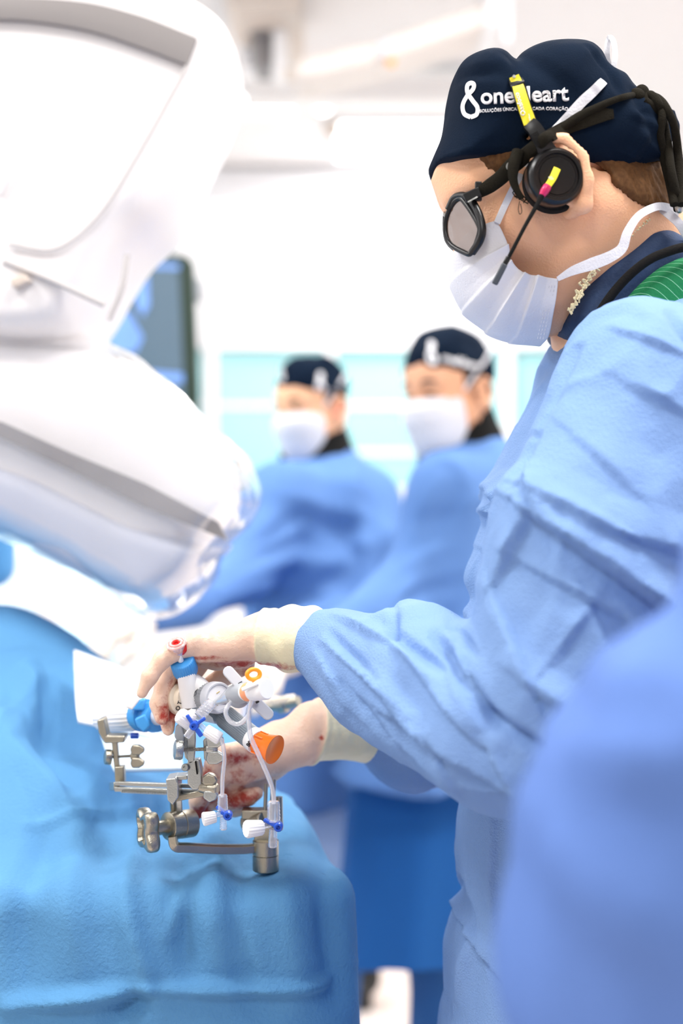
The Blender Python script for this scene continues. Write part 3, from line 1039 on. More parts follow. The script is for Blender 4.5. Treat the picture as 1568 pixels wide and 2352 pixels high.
def body_mesh(H, J, parent, m, hands=None, h=0.0042, ear=(-0.004, -0.006, 0.008), clip=None):
    """one continuous figure: head, neck, torso, arms, hands and legs"""
    nb = J['neck']; pv = J['pelvis']
    def skel(p):
        d = rcone(p, vec(H.W(-0.015, 0, -0.03)), vec(nb), 0.056, 0.062)
        c = (Vector(J['shL']) + Vector(J['shR'])) / 2
        d = smin(d, rcone(p, vec(J['shL']), vec(J['shR']), 0.055, 0.055), 0.05)
        d = smin(d, rcone(p, vec(nb), vec(Vector(c) * 0.75 + Vector(pv) * 0.25), 0.06, 0.085), 0.06)
        d = smin(d, rcone(p, vec(Vector(c) * 0.75 + Vector(pv) * 0.25), vec(pv), 0.085, 0.09), 0.06)
        for s in 'LR':
            arm_ = [(a_, r_ * 0.55) for a_, r_ in J['arm' + s]] if J.get('arm' + s) else [(J['sh' + s], 0.038), (J['el' + s], 0.028), (J['wr' + s], 0.021)]
            d = smin(d, chain(p, arm_, 0.01), 0.03)
            hp = Vector(pv) + (Vector(J['ft' + s]) - Vector(pv)) * 0.08; hp.z = pv[2] - 0.04
            kn = (Vector(hp) + Vector(J['ft' + s])) / 2; kn.z = J['ft' + s][2] + 0.46
            an = Vector(J['ft' + s]) + Vector((0, 0, 0.07))
            d = smin(d, chain(p, [(hp, 0.085), (kn, 0.055), (an, 0.038)], 0.02), 0.03)
            if hands is None or s in hands:
                A = (Vector(J['wr' + s]) - Vector(J['el' + s])).normalized()
                d = smin(d, sdf_chains(p, hand_pts(J['wr' + s], J.get('ha' + s, A), J.get('hp' + s, (0, 0, -1)), 0.82, J.get('curl', 0.4), side=J.get('ths' + s, 1))), 0.008)
        return d
    pts = [J[k] for k in J if k[:2] in ('sh', 'el', 'wr', 'ft')] + [pv, nb]
    lo, hi = bounds(pts, 0.22); lo[2] = min(lo[2], -0.01)
    co, fa = nets(skel, lo, hi, 0.013)
    co = relax(co, fa, 1, 0.5)
    hl, hh = bounds([H.W(a, b, c) for a in (-0.12, 0.135) for b in (-0.1, 0.1) for c in (-0.13, 0.15)], 0.005)
    nbv = vec(nb)
    def hs(p):
        q = H.loc(p)
        d = head_sdf(q, True, True, ear) * H.k
        d = smin(d, rcone(p, vec(H.W(-0.015, 0, -0.03)), nbv, 0.057, 0.063), 0.03)
        return d if clip is None else clip(p, d)
    hco, hfa = nets(hs, np.minimum(hl, nbv - 0.09), np.maximum(hh, nbv + 0.05), h)
    hco = relax(hco, hfa, 1, 0.4)
    co2 = np.concatenate([hco, co]); fa2 = np.concatenate([hfa, fa + len(hco)])
    me = npmesh('body', co2, fa2)
    q = H.loc(co2); q[:, 1] = np.abs(q[:, 1])
    ef, eu = ear[:2]
    bl = np.exp(-((q[:, 0] - ef + 0.005) ** 2 / 0.0010 + (q[:, 2] - eu) ** 2 / 0.0022)) * (q[:, 1] > 0.076) * 0.62
    at = me.attributes.new('blush', 'FLOAT', 'POINT'); at.data.foreach_set('value', bl.astype(np.float32))
    return link('body', me, m, parent)


def gown_mesh(J, parent, m, hem, k=1.0, h=0.010, amp=1.0, seed=0, extra=None, flist=None, Yf=0, name='gown', skirt=0.22, depth=0.75, sub=0):
    """loose gown from neck to hem; depth squeezes the torso front to back"""
    nb = Vector(J['neck']); pv = Vector(J['pelvis'])
    c = (Vector(J['shL']) + Vector(J['shR'])) / 2
    ax = (Vector(J['shL']) - Vector(J['shR'])).normalized(); ax.z = 0; ax.normalize()
    off = 0.085
    bot = Vector((pv.x, pv.y, hem))
    def f(p):
        d = None
        for sgn in (-1, 1):
            e = chain(p, [(c + ax * sgn * 0.13 + Vector((0, 0, -0.03)), 0.085 * k), (c * 0.5 + pv * 0.5 + ax * sgn * off, 0.135 * k), (pv + ax * sgn * off, 0.15 * k), (bot + ax * sgn * off, skirt - off * 0.4)], 0.04)
            d = e if d is None else smin(d, e, 0.06)
        d = smin(d, rcone(p, vec(J['shL']), vec(J['shR']), 0.075 * k, 0.075 * k), 0.05)
        d = smin(d, rcone(p, vec(nb), vec(c), 0.080 * k, 0.10 * k), 0.04)
        for s in 'LR':
            arm = J.get('arm' + s) or [(J['sh' + s], 0.080 * k), (J['el' + s], 0.068 * k), (J['wr' + s], 0.036 * k)]
            d = smin(d, chain(p, arm, 0.02), 0.035)
        if extra: d = extra(p, d)
        d = smax(d, hem - p[:, 2], 0.004)
        d = smax(d, -rcone(p, vec(nb + Vector((0, 0, 0.01))), vec(nb + Vector((0, 0, 0.25))), 0.062, 0.09), 0.01)
        return d
    pts = [J[k2] for k2 in ('shL', 'shR', 'elL', 'elR', 'wrL', 'wrR')] + [nb, pv, bot]
    lo, hi = bounds(pts, 0.28); lo[2] = hem - 0.03
    def disp(co):
        st = co.copy(); st[:, 2] *= 0.45
        o = amp * (0.012 * fbm(st, 6, seed, 2) + 0.012 * crumple(st, 11, seed + 2))
        o += amp * 0.008 * crease(st, 7, seed, 5)
        low = np.clip((pv.z - co[:, 2]) / 0.5, 0, 1)
        ang = np.arctan2(co[:, 1] - pv.y, co[:, 0] - pv.x)
        o += 0.016 * low * np.sin(ang * 9 + 2 * vnoise(co, 3, seed))
        if flist: o = o + folds(co, flist, Yf)
        return o
    return sdfobj(name, f, lo, hi, h, m, parent, disp, 2, sub)


def mask_mesh(H, m, parent, top=0.0, name='face_mask'):
    """pleated surgical mask over nose and chin in head coordinates"""
    nv, nw = 60, 72
    co = []
    for i in range(nv + 1):
        v = i / nv
        # profile centre line from nose bridge to under the chin
        C = catmull([(0.112, 0, 0.000 + top), (0.131, 0, -0.022), (0.130, 0, -0.045), (0.120, 0, -0.080), (0.100, 0, -0.122), (0.055, 0, -0.142)], 12)
        c = C[min(int(v * (len(C) - 1)), len(C) - 1)]
        E = catmull([(0.034, 0.066, -0.008 + top * 0.3), (0.030, 0.069, -0.035), (0.024, 0.064, -0.070), (0.016, 0.050, -0.114)], 20)
        e = E[min(int(v * (len(E) - 1)), len(E) - 1)]
        pl = 0.0030 * ((v * 4.2) % 1.0) * math.sin(math.pi * min(1, v * 1.1))
        for j in range(nw + 1):
            wv = -1 + 2 * j / nw; a = abs(wv) * math.pi / 2
            ff = e.x + (c.x - e.x) * math.cos(a) ** 1.0; uu = e.z + (c.z - e.z) * math.cos(a); ss = math.copysign(1, wv) * e.y * math.sin(a) ** 1.0
            ff += pl; ss *= 1 + pl * 4
            co.append(H.W(ff, ss, uu))
    bm = bmesh.new(); vs = [bm.verts.new(p) for p in co]
    for i in range(nv):
        for j in range(nw):
            a = i * (nw + 1) + j
            bm.faces.new((vs[a], vs[a + 1], vs[a + nw + 2], vs[a + nw + 1]))
    me = bpy.data.meshes.new(name); bmesh.ops.recalc_face_normals(bm, faces=bm.faces); bm.to_mesh(me); bm.free()
    o = link(name, me, m, parent)
    s = o.modifiers.new('thickness', 'SOLIDIFY'); s.thickness = 0.0016; s.offset = 0
    return o


def cap_mesh(H, parent, m, seed=0, tilt=0.25, name='scrub_cap', height=0.0):
    def f(p):
        q = H.loc(p)
        d = ell(q, (-0.012, 0, 0.060), (0.109, 0.087, 0.092 + height))
        d = smin(d, rcone(q, (-0.012, 0, 0.055), (-0.014, 0, 0.103 + height), 0.087, 0.062), 0.03)
        d = smax(d, q[:, 2] - (0.150 + height), 0.03)
        edge = 0.040 + tilt * q[:, 0]
        return smax(d * H.k, (edge - q[:, 2]) * H.k, 0.004)
    lo, hi = bounds([H.W(a, b, c) for a in (-0.14, 0.12) for b in (-0.11, 0.11) for c in (0, 0.19)], 0.01)
    return sdfobj(name, f, lo, hi, 0.0045, m, parent, lambda co: 0.005 * fbm(co, 22, seed, 2), 2)


def logo_mesh(w=1.0):
    """ribbon that loops like a figure eight, in a unit box"""
    pts = [(0.30, 0.02), (0.10, 0.12), (0.04, 0.36), (0.16, 0.62), (0.34, 0.82), (0.36, 0.96), (0.26, 1.0), (0.16, 0.92), (0.18, 0.72), (0.34, 0.50), (0.50, 0.30), (0.48, 0.10), (0.30, 0.02)]
    pp = catmull([(a, b, 0) for a, b in pts], 8)
    bm = bmesh.new(); rows = []
    wd = 0.062 * w
    for i, p in enumerate(pp):
        d = (pp[min(i + 1, len(pp) - 1)] - pp[max(i - 1, 0)]).normalized(); n = Vector((-d.y, d.x, 0))
        rows.append((bm.verts.new(p + n * wd), bm.verts.new(p - n * wd)))
    for a, b in zip(rows, rows[1:]): bm.faces.new((a[0], a[1], b[1], b[0]))
    me = bpy.data.meshes.new('logo'); bm.to_mesh(me); bm.free()
    return me


def add_stuck(name, flat, target, mapf, m, parent, off=0.0008, thick=0.0006, cuts=0):
    me = stick(flat, surf_bvh(target), mapf, off, thick, cuts)
    return link(name, me, m, parent, False)


# ================================================================== the surgeon in focus
YS = 1.33
surg = empty('person', (0.33, 1.38, 0), 'person in blue gown, headset and glasses bending over the metal clamp, in focus', 'person')
H1 = Head(P(1284, 408, YS), (-0.86, 0, -0.51), (-0.51, 0, 0.86), 1.03)
# H.s must point at the camera (person's left is the near side)
J1 = dict(neck=P(1440, 690, 1.36), pelvis=(0.36, 1.40, 0.93), shL=P(1500, 905, 1.20), shR=P(1440, 900, 1.55),
          elL=P(1285, 1660, 1.13), wrL=P(640, 1463, 1.333), elR=P(1150, 1640, 1.56), wrR=P(790, 1685, 1.46),
          ftL=(0.34, 1.28, 0.02), ftR=(0.36, 1.52, 0.02))
HN = {}   # hand chains in pixels: (px, py, Y, radius px)


def pch(lst):
    return [(P(a, b, c), R(r, c)) for a, b, c, r in lst]


handL = [pch(c) for c in [
    [(640, 1463, 1.333, 50), (580, 1468, 1.335, 47), (520, 1480, 1.335, 44), (465, 1484, 1.325, 38), (438, 1484, 1.32, 31)],
    [(560, 1500, 1.345, 34), (500, 1512, 1.35, 28), (450, 1506, 1.345, 26)],
    # index finger: long, over the front
    [(440, 1476, 1.315, 27), (396, 1498, 1.308, 23), (372, 1515, 1.305, 21), (345, 1553, 1.303, 18), (326, 1592, 1.303, 14)],
    # middle
    [(440, 1492, 1.330, 26), (395, 1535, 1.330, 23), (376, 1572, 1.327, 21), (366, 1615, 1.324, 21), (372, 1650, 1.321, 17)],
    # ring
    [(446, 1500, 1.350, 25), (408, 1545, 1.350, 22), (392, 1590, 1.345, 21), (384, 1635, 1.338, 22), (386, 1676, 1.332, 15)],
    # little finger, behind
    [(470, 1515, 1.368, 20), (436, 1560, 1.372, 18), (415, 1600, 1.370, 17), (408, 1640, 1.365, 14)],
    # thumb closing from behind onto the handle
    [(560, 1525, 1.36, 26), (520, 1548, 1.372, 24), (488, 1572, 1.378, 21), (462, 1590, 1.375, 17)]]]
cuffL = [pch([(600, 1462, 1.334, 56), (630, 1463, 1.334, 62), (665, 1468, 1.332, 72), (700, 1468, 1.328, 74), (742, 1472, 1.322, 72)])]
handR = [pch(c) for c in [
    [(740, 1684, 1.452, 58), (690, 1700, 1.445, 58), (640, 1716, 1.44, 58), (590, 1735, 1.43, 54), (550, 1760, 1.42, 44)],
    [(640, 1735, 1.455, 44), (580, 1780, 1.45, 44), (540, 1800, 1.44, 36)],
    # index curled on top towards the clamp
    [(560, 1728, 1.415, 30), (520, 1735, 1.405, 25), (492, 1752, 1.40, 22), (474, 1790, 1.40, 19), (470, 1810, 1.402, 16)],
    [(560, 1760, 1.42, 34), (510, 1778, 1.41, 29), (478, 1805, 1.405, 25), (456, 1840, 1.403, 21), (450, 1868, 1.404, 15)],
    [(555, 1790, 1.435, 28), (515, 1808, 1.43, 24), (485, 1835, 1.425, 22), (466, 1862, 1.42, 17)],
    [(550, 1800, 1.45, 32), (525, 1840, 1.45, 27), (540, 1856, 1.445, 20), (562, 1858, 1.44, 15)],
    # thumb pointing right below the palm
    [(560, 1790, 1.445, 34), (520, 1836, 1.43, 30), (545, 1838, 1.422, 22), (572, 1830, 1.416, 19), (590, 1822, 1.414, 16)]]]
cuffR = [pch([(722, 1675, 1.45, 66), (752, 1675, 1.455, 67), (800, 1678, 1.465, 66), (850, 1690, 1.475, 62)])]

# scrub cap: puffed crown, deep dip under the headband
capo = xz([(975, 440), (984, 402), (990, 375), (1006, 320), (1020, 240), (1030, 200), (1056, 164), (1088, 146), (1123, 141), (1152, 150), (1172, 168), (1190, 150), (1238, 124), (1290, 116), (1340, 124), (1370, 148), (1386, 176), (1424, 190), (1448, 218), (1480, 236), (1510, 262), (1522, 320), (1520, 380), (1510, 430), (1300, 470), (1100, 470)], YS)


def edge_z(x):
    xs = []; zs = []
    for a, b, Y in [(960, 412, 1.33), (991, 397, 1.33), (1010, 380, 1.30), (1037, 369, 1.27), (1096, 359, 1.25), (1173, 357, 1.245), (1260, 357, 1.245), (1351, 361, 1.25), (1425, 374, 1.25), (1476, 388, 1.27), (1520, 395, 1.33)]:
        q = P(a, b, Y); xs.append(q.x); zs.append(q.z)
    return np.interp(x, xs, zs).astype(np.float32)


def capf(p):
    return smax(cap_shape(p), edge_z(p[:, 0]) - p[:, 2], 0.003)


def cap_shape(p):
    d = inflate(p, capo, YS, 0.090, 0.055, 2.3)
    # crease running over the crown where the headband presses in
    a = P(1172, 160, YS); q = P(1215, 330, 1.25)
    g = rcone(p, vec((a.x, a.y + 0.02, a.z + 0.004)), vec((q.x, q.y - 0.006, q.z)), 0.006, 0.002)
    return smax(d, -g, 0.012)


def under_cap(p, d):
    c = cap_shape(p) + 0.004
    q = H1.loc(p)
    ear_zone = (np.abs(q[:, 1]) > 0.070) & (np.abs(q[:, 0] - 0.020) < 0.040) & (q[:, 2] < 0.036)
    return np.where((p[:, 2] > edge_z(p[:, 0]) - 0.006) & ~ear_zone, np.maximum(d, c), d)



J1['armL'] = [(P(1490, 905, 1.215), 0.10), (P(1370, 1250, 1.16), 0.09), (P(1290, 1640, 1.13), 0.080), (P(1180, 1655, 1.155), 0.075), (P(1000, 1600, 1.21), 0.062), (P(872, 1560, 1.26), 0.048), (P(748, 1482, 1.318), 0.042), (P(660, 1466, 1.332), 0.040)]
J1['armR'] = [(P(1450, 905, 1.54), 0.09), (P(1160, 1620, 1.56), 0.07), (P(950, 1690, 1.50), 0.05), (P(845, 1690, 1.475), 0.042), (P(790, 1685, 1.46), 0.040)]
body1 = body_mesh(H1, J1, surg, SKIN, hands='', h=0.0030, ear=(0.025, -0.012, 0.011), clip=under_cap)

# torso of the gown follows his leaning back, chest and belly
tor = xz([(1320, 735), (1280, 775), (1251, 819), (1224, 890), (1200, 950), (1166, 1030), (1136, 1100), (1124, 1200), (1102, 1270), (1084, 1325), (1094, 1375), (1088, 1500), (1074, 1830), (1088, 2010), (1060, 2150), (1040, 2250), (1010, 2400), (990, 2700), (980, 3500),
          (1950, 3500), (1880, 2000), (1820, 1300), (1760, 900), (1670, 730), (1600, 660), (1540, 640), (1470, 648), (1400, 690)], 1.38)
sleeveL = [(P(1490, 905, 1.205), 0.088), (P(1370, 1250, 1.16), 0.088), (P(1290, 1640, 1.13), 0.083), (P(1180, 1655, 1.155), 0.077), (P(1000, 1600, 1.21), 0.064), (P(872, 1560, 1.26), 0.050), (P(800, 1515, 1.295), 0.040), (P(748, 1482, 1.318), 0.029), (P(722, 1475, 1.326), 0.027)]
sleeveR = [(P(1450, 905, 1.54), 0.080), (P(1160, 1620, 1.56), 0.075), (P(950, 1690, 1.50), 0.052), (P(845, 1690, 1.475), 0.028)]


def gf1(p):
    d = inflate(p, tor, 1.38, 0.185, 0.16, 2.3)
    d = smin(d, chain(p, sleeveL, 0.02), 0.03)
    # puffed bunch above the forearm
    d = smin(d, ell(p, vec(P(965, 1450, 1.25)), (0.026, 0.036, 0.024)), 0.035)
    d = smin(d, chain(p, sleeveR, 0.02), 0.03)
    return smax(d, 0.42 - p[:, 2], 0.004)


# stiff non-woven cloth: creases with one steep and one long side (last number picks the steep side)
FL1 = [(1186, 1130, 1345, 1215, 8, 46, 1.2, 1), (1345, 1215, 1568, 1275, 7, 50, 1.17, 1),
    (1170, 1168, 1300, 1262, 14, 50, 1.2, 1), (1300, 1262, 1470, 1380, 15, 55, 1.17, 1), (1470, 1380, 1568, 1440, 12, 55, 1.15, 1),
    (1165, 1095, 1186, 1178, 6, 22, 1.25, 1), (1165, 1178, 1101, 1319, 9, 34, 1.25, -1), (1172, 1284, 1384, 1404, 8, 40, 1.18, 1), (1384, 1404, 1420, 1470, 7, 30, 1.15, 1),
    (1112, 1347, 1172, 1538, 9, 40, 1.2, -1), (1172, 1538, 1300, 1623, 9, 40, 1.14, 1),
    (992, 1452, 1050, 1540, -11, 20, 1.2), (1050, 1540, 1101, 1616, -11, 22, 1.18), (1101, 1616, 1243, 1708, -10, 24, 1.13),
    (1030, 1470, 1073, 1588, 8, 26, 1.2, -1), (1115, 1701, 1179, 1786, 7, 30, 1.13, 1), (960, 1637, 1030, 1765, 6, 28, 1.2, -1), (1073, 1793, 1193, 1782, 5, 20, 1.13, 1), (860, 1600, 960, 1637, 6, 26, 1.24, 1),
    (1511, 732, 1568, 845, -8, 26, 1.2), (1271, 817, 1180, 1010, -5, 14, 1.27), (1180, 1010, 1130, 1114, -6, 14, 1.27), (1385, 768, 1520, 832, 4, 30, 1.2, 1), (1420, 880, 1568, 960, 4, 60, 1.15, 1),
    (1240, 1500, 1330, 1380, 6, 50, 1.12, 1), (1330, 1380, 1400, 1560, 7, 50, 1.1, -1), (1300, 1000, 1420, 1130, 4, 60, 1.15, 1),
    # forearm sleeve
    (775, 1420, 880, 1450, 6, 16, 1.28, 1), (880, 1450, 960, 1520, 6, 20, 1.25, 1), (760, 1450, 860, 1530, -6, 14, 1.28), (735, 1500, 830, 1610, 6, 18, 1.28, -1), (750, 1480, 930, 1590, 5, 20, 1.27, 1),
    (880, 1435, 985, 1500, -8, 20, 1.24), (905, 1400, 890, 1450, -8, 14, 1.25), (940, 1520, 1080, 1660, 7, 30, 1.19, 1), (850, 1560, 1010, 1690, 6, 30, 1.22, 1), (780, 1560, 880, 1660, -5, 18, 1.26), (880, 1660, 1010, 1750, 5, 24, 1.22, 1),
    (1000, 1690, 1180, 1780, 7, 34, 1.15, 1), (1030, 1425, 1060, 1470, -6, 14, 1.22),
    # skirt front
    (1094, 1906, 1115, 2160, 8, 22, 1.3, 1), (1130, 1850, 1140, 2120, 6, 22, 1.3, -1), (1087, 2175, 1165, 2245, 7, 24, 1.28, 1), (1100, 2160, 1060, 2330, 7, 26, 1.3, -1)]


def gd1(co):
    st = co.copy(); st[:, 2] *= 0.7
    fade = np.clip((np.linalg.norm(co - vec(P(722, 1475, 1.326)), axis=1) - 0.02) / 0.12, 0.25, 1)
    return fade * (0.006 * fbm(st, 5, 3, 2) + 0.008 * crumple(st, 8, 6) + 0.0045 * crumple(st, 17, 26) + 0.0013 * crumple(co, 50, 8) + 0.0050 * crease(st, 7, 1, 6) + 0.0030 * crease(st @ rotm(0.4, 0.7, 0.1), 14, 7, 6)) + 1.25 * folds(co, FL1, 1.2)


gown1 = sdfobj('gown', gf1, (-0.07, 1.00, 0.40), (0.62, 1.72, 1.58), 0.0068, GOWN, surg, gd1, 2, 0, None, 1)

# gloves
blood = lambda co, ctr, rad: np.exp(-(((co - vec(ctr)) / np.array(rad)) ** 2).sum(1)) * 0.75


def glove(name, hand, cuff, par, cl, seeds, stains):
    pts = [q[0] for c in hand + cuff for q in c]
    lo, hi = bounds(pts, 0.045)
    f = lambda p: smin(sdf_chains(p, hand, 0.004, 0.004), chain(p, cuff[0], 0.006), 0.004)
    c0, c1 = vec(cuff[0][0][0]), vec(cuff[0][-1][0]); ax = (c1 - c0) / np.linalg.norm(c1 - c0); L = np.linalg.norm(c1 - c0)
    f2 = lambda p: smax(f(p), (p - c1) @ ax, 0.002)

    def disp(co):
        t = (co - c0) @ ax / L
        inc = np.clip(t * 6, 0, 1)
        o = (0.0013 if seeds == 3 else 0.0004) * inc * np.sin(t * 17 + 3 * vnoise(co, 28, seeds)) + 0.0007 * fbm(co, 60, seeds, 2) + 0.0004 * crumple(co, 45, seeds)
        o += 0.0022 * np.exp(-((t - 0.02) / 0.05) ** 2)
        return o
    cuffa = lambda co: np.clip(((co - c0) @ ax / L + 0.02) * 30, 0, 1)

    def stain(co):
        s = zero(co)
        for c, r, a in stains: s = np.maximum(s, np.exp(-(((co - vec(c)) / np.array(r)) ** 2).sum(1)) * a)
        return s
    o = sdfobj(name, f2, lo, hi, 0.0017, GLOVE, par, disp, 1, 0, {'cuff': cuffa, 'stain': stain})
    return o


g1 = glove('glove', handL, cuffL, surg, 0, 3, [
    (P(378, 1650, 1.30), (0.016, 0.07, 0.026), 0.80), (P(560, 1532, 1.31), (0.065, 0.07, 0.007), 0.84), (P(480, 1515, 1.30), (0.03, 0.07, 0.004), 0.67),
    (P(600, 1548, 1.34), (0.04, 0.07, 0.010), 0.74), (P(655, 1535, 1.31), (0.02, 0.07, 0.006), 0.62), (P(400, 1580, 1.32), (0.010, 0.07, 0.02), 0.62)])
g1['label'] = 'blood-smeared latex glove with rolled cream cuff'
g2 = glove('glove', handR, cuffR, surg, 0, 8, [
    (P(550, 1740, 1.40), (0.045, 0.07, 0.014), 0.70), (P(470, 1800, 1.39), (0.02, 0.07, 0.03), 0.74), (P(460, 1870, 1.40), (0.014, 0.07, 0.012), 0.95), (P(540, 1840, 1.41), (0.06, 0.07, 0.022), 0.72),
    (P(738, 1692, 1.43), (0.004, 0.07, 0.005), 0.74), (P(560, 1790, 1.41), (0.05, 0.07, 0.02), 0.57)])
g2['label'] = 'blood-smeared latex glove holding the clamp from beyond'

# navy collar, green lined apron edge with black binding
colp = xz([(1294, 748), (1303, 712), (1326, 655), (1355, 618), (1404, 566), (1458, 520), (1499, 506), (1568, 524), (1660, 600), (1700, 760), (1560, 860), (1400, 840), (1335, 790)], 1.29)
collar = sdfobj('navy_collar', lambda p: inflate(p, colp, 1.36, 0.088, 0.035, 3), (0.16, 1.24, 1.42), (0.44, 1.48, 1.64), 0.004, COLLARM, surg, lambda co: 0.003 * crumple(co, 20, 1), 1)
gre = xz([(1392, 722), (1425, 668), (1475, 618), (1520, 590), (1580, 574), (1700, 600), (1740, 780), (1450, 800)], 1.28)
apron = sdfobj('apron_strap', lambda p: inflate(p, gre, 1.36, 0.104, 0.03, 3), (0.19, 1.23, 1.44), (0.46, 1.50, 1.62), 0.004, GREEN, surg, None, 1)
mb = MB(); mb.tube([P(1360, 745, 1.262), P(1395, 690, 1.258), P(1432, 645, 1.255), P(1475, 607, 1.252), P(1520, 583, 1.252), P(1590, 566, 1.255), P(1680, 580, 1.27)], R(11, 1.25))
mb.build('black_binding', BLACKM, apron)
# frayed cream thread along the neck edge of the collar
mb = MB(); random.seed(3)
for k in range(46):
    t = k / 45
    a = P(1308 + 60 * t + 3 * math.sin(k), 712 - 100 * t + 4 * math.sin(k * 2.1), 1.270)
    mb.tube([a, a + Vector((random.uniform(-.003, .002), -0.001, random.uniform(-.004, .003))), a + Vector((random.uniform(-.003, .003), 0, random.uniform(-.005, .004)))], 0.0009, 6, 3)
mb.build('frayed_thread', mat('cream_thread', (0.75, 0.66, 0.42), 0.8), collar)
mb = MB()
for k in range(20):
    t = k / 19
    a = P(1412 + 80 * t, 566 - 60 * t, 1.272)
    mb.tube([a, a + Vector((random.uniform(-.003, .002), -0.001, random.uniform(-.002, .002)))], 0.0008, 6, 3)
mb.build('frayed_thread', mat('cream_thread', (0.75, 0.66, 0.42), 0.8), collar)

# hair: temple and nape
def hairobj(name, fn, lo, hi, par, m=HAIR, h=0.0022):
    def disp(co):
        st = np.stack([(co[:, 0] * 0.9 + co[:, 2] * 0.4) * 3.2, co[:, 1] * 2, (co[:, 2] * 0.9 - co[:, 0] * 0.4) * 0.5], 1)
        return 0.0016 * vnoise(st, 140, 2) + 0.0010 * vnoise(st, 300, 5)
    return sdfobj(name, fn, lo, hi, h, m, par, disp, 0)


hp1 = xz([(1345, 345), (1480, 350), (1560, 360), (1560, 470), (1507, 476), (1490, 476), (1462, 466), (1432, 450), (1400, 425), (1386, 395), (1368, 380)], 1.265)
hp2 = xz([(1098, 345), (1190, 345), (1180, 372), (1160, 392), (1140, 402), (1118, 385)], 1.265)


def hairf(p, pl, side=0):
    q = H1.loc(p)
    a = q.copy(); a[:, 1] = np.abs(a[:, 1])
    sk = head_sdf(q, False, False) * H1.k
    sk = smin(sk, rcone(p, vec(H1.W(-0.015, 0, -0.03)), vec(J1['neck']), 0.057, 0.063), 0.03)
    pd = poly2d(p[:, 0], p[:, 2], pl)
    if side: pd = np.maximum(pd, (p[:, 1] - YS) * side)
    nn = 0.004 * vnoise(np.stack([p[:, 0] * 1.0, p[:, 1] * 0, p[:, 2] * 0.2], 1), 260, 4)
    return np.maximum(np.abs(sk) - 0.0045 * np.clip(-pd / 0.004, 0.1, 1), pd + nn)


hairobj('hair', lambda p: hairf(p, hp1), (0.18, 1.22, 1.58), (0.36, 1.46, 1.72), surg)
hairobj('hair', lambda p: hairf(p, hp2, 1), (0.08, 1.22, 1.62), (0.20, 1.34, 1.72), surg)

CF = [(1386, 176, 1400, 235, -6, 16, 1.28), (1340, 130, 1380, 185, -5, 14, 1.28), (1495, 300, 1440, 372, 5, 22, 1.26), (1448, 220, 1490, 330, -5, 20, 1.27), (1060, 170, 1130, 190, -5, 24, 1.27), (1130, 150, 1165, 190, 4, 20, 1.27), (1010, 340, 1200, 338, 1.2, 6, 1.245),
      (1400, 350, 1490, 366, 1.6, 7, 1.26), (1230, 150, 1300, 220, -3, 30, 1.25), (1440, 280, 1500, 300, 5, 18, 1.27)]
cap1 = sdfobj('scrub_cap', capf, (0.06, 1.225, 1.60), (0.325, 1.435, 1.80), 0.0028, NAVY, surg, lambda co: 0.0035 * fbm(co, 16, 5, 2) + 0.0012 * crumple(co, 30, 5) + folds(co, CF, 1.26), 2)
cap1['label'] = 'navy cap with white lettering'
# tied tail of the cap behind the head
tail = [pch([(1470, 350, 1.33, 34), (1500, 365, 1.34, 26), (1515, 400, 1.35, 24), (1520, 440, 1.35, 26), (1522, 480, 1.35, 22)]), pch([(1500, 360, 1.34, 22), (1530, 300, 1.36, 24), (1540, 260, 1.36, 12)]), pch([(1515, 420, 1.34, 18), (1556, 440, 1.35, 22), (1575, 500, 1.36, 18)])]
sdfobj('cap_tie', lambda p: sdf_chains(p, tail, 0.01, 0.01), (0.24, 1.29, 1.58), (0.36, 1.41, 1.74), 0.0028, NAVY, cap1, lambda co: 0.004 * crumple(co, 45, 3), 1)


# writing on the cap
def mp_line(x0, y0, x1, y1, bow=0.0):
    """baseline from pixel (x0,y0) to (x1,y1), unit = baseline length"""
    L = math.hypot(x1 - x0, y1 - y0); dx, dy = (x1 - x0) / L, (y1 - y0) / L
    def f(x, y):
        b = bow * math.sin(math.pi * min(max(x, 0), 1))
        return x0 + dx * x * L + dy * y * L, y0 + dy * x * L - dx * y * L - b
    return f


def fit(me):
    xs = [v.co.x for v in me.vertices]; x0, x1 = min(xs), max(xs)
    for v in me.vertices: v.co.x = (v.co.x - x0) / (x1 - x0); v.co.y = v.co.y / (x1 - x0)
    return me


add_stuck('logo_emblem', logo_mesh(), cap1, lambda x, y: (1058 + x * 74 + (1 - y) * 0 + y * 3, 271 - y * 80), EMB, cap1)
add_stuck('cap_lettering', fit(text_mesh('oneHeart', 1.0, 0.0, 0, 0.022, 1.0)), cap1, mp_line(1104, 239, 1306, 231, 0), EMB, cap1, cuts=0.08)
add_stuck('cap_lettering', fit(text_mesh('SOLUÇÕES ÚNICAS PARA CADA CORAÇÃO', 1.0, 0.0, 0, 0.012, 1.0)), cap1, mp_line(1101, 259, 1304, 254, 3), EMB, cap1)

BV = [surf_bvh(cap1), surf_bvh(body1)]
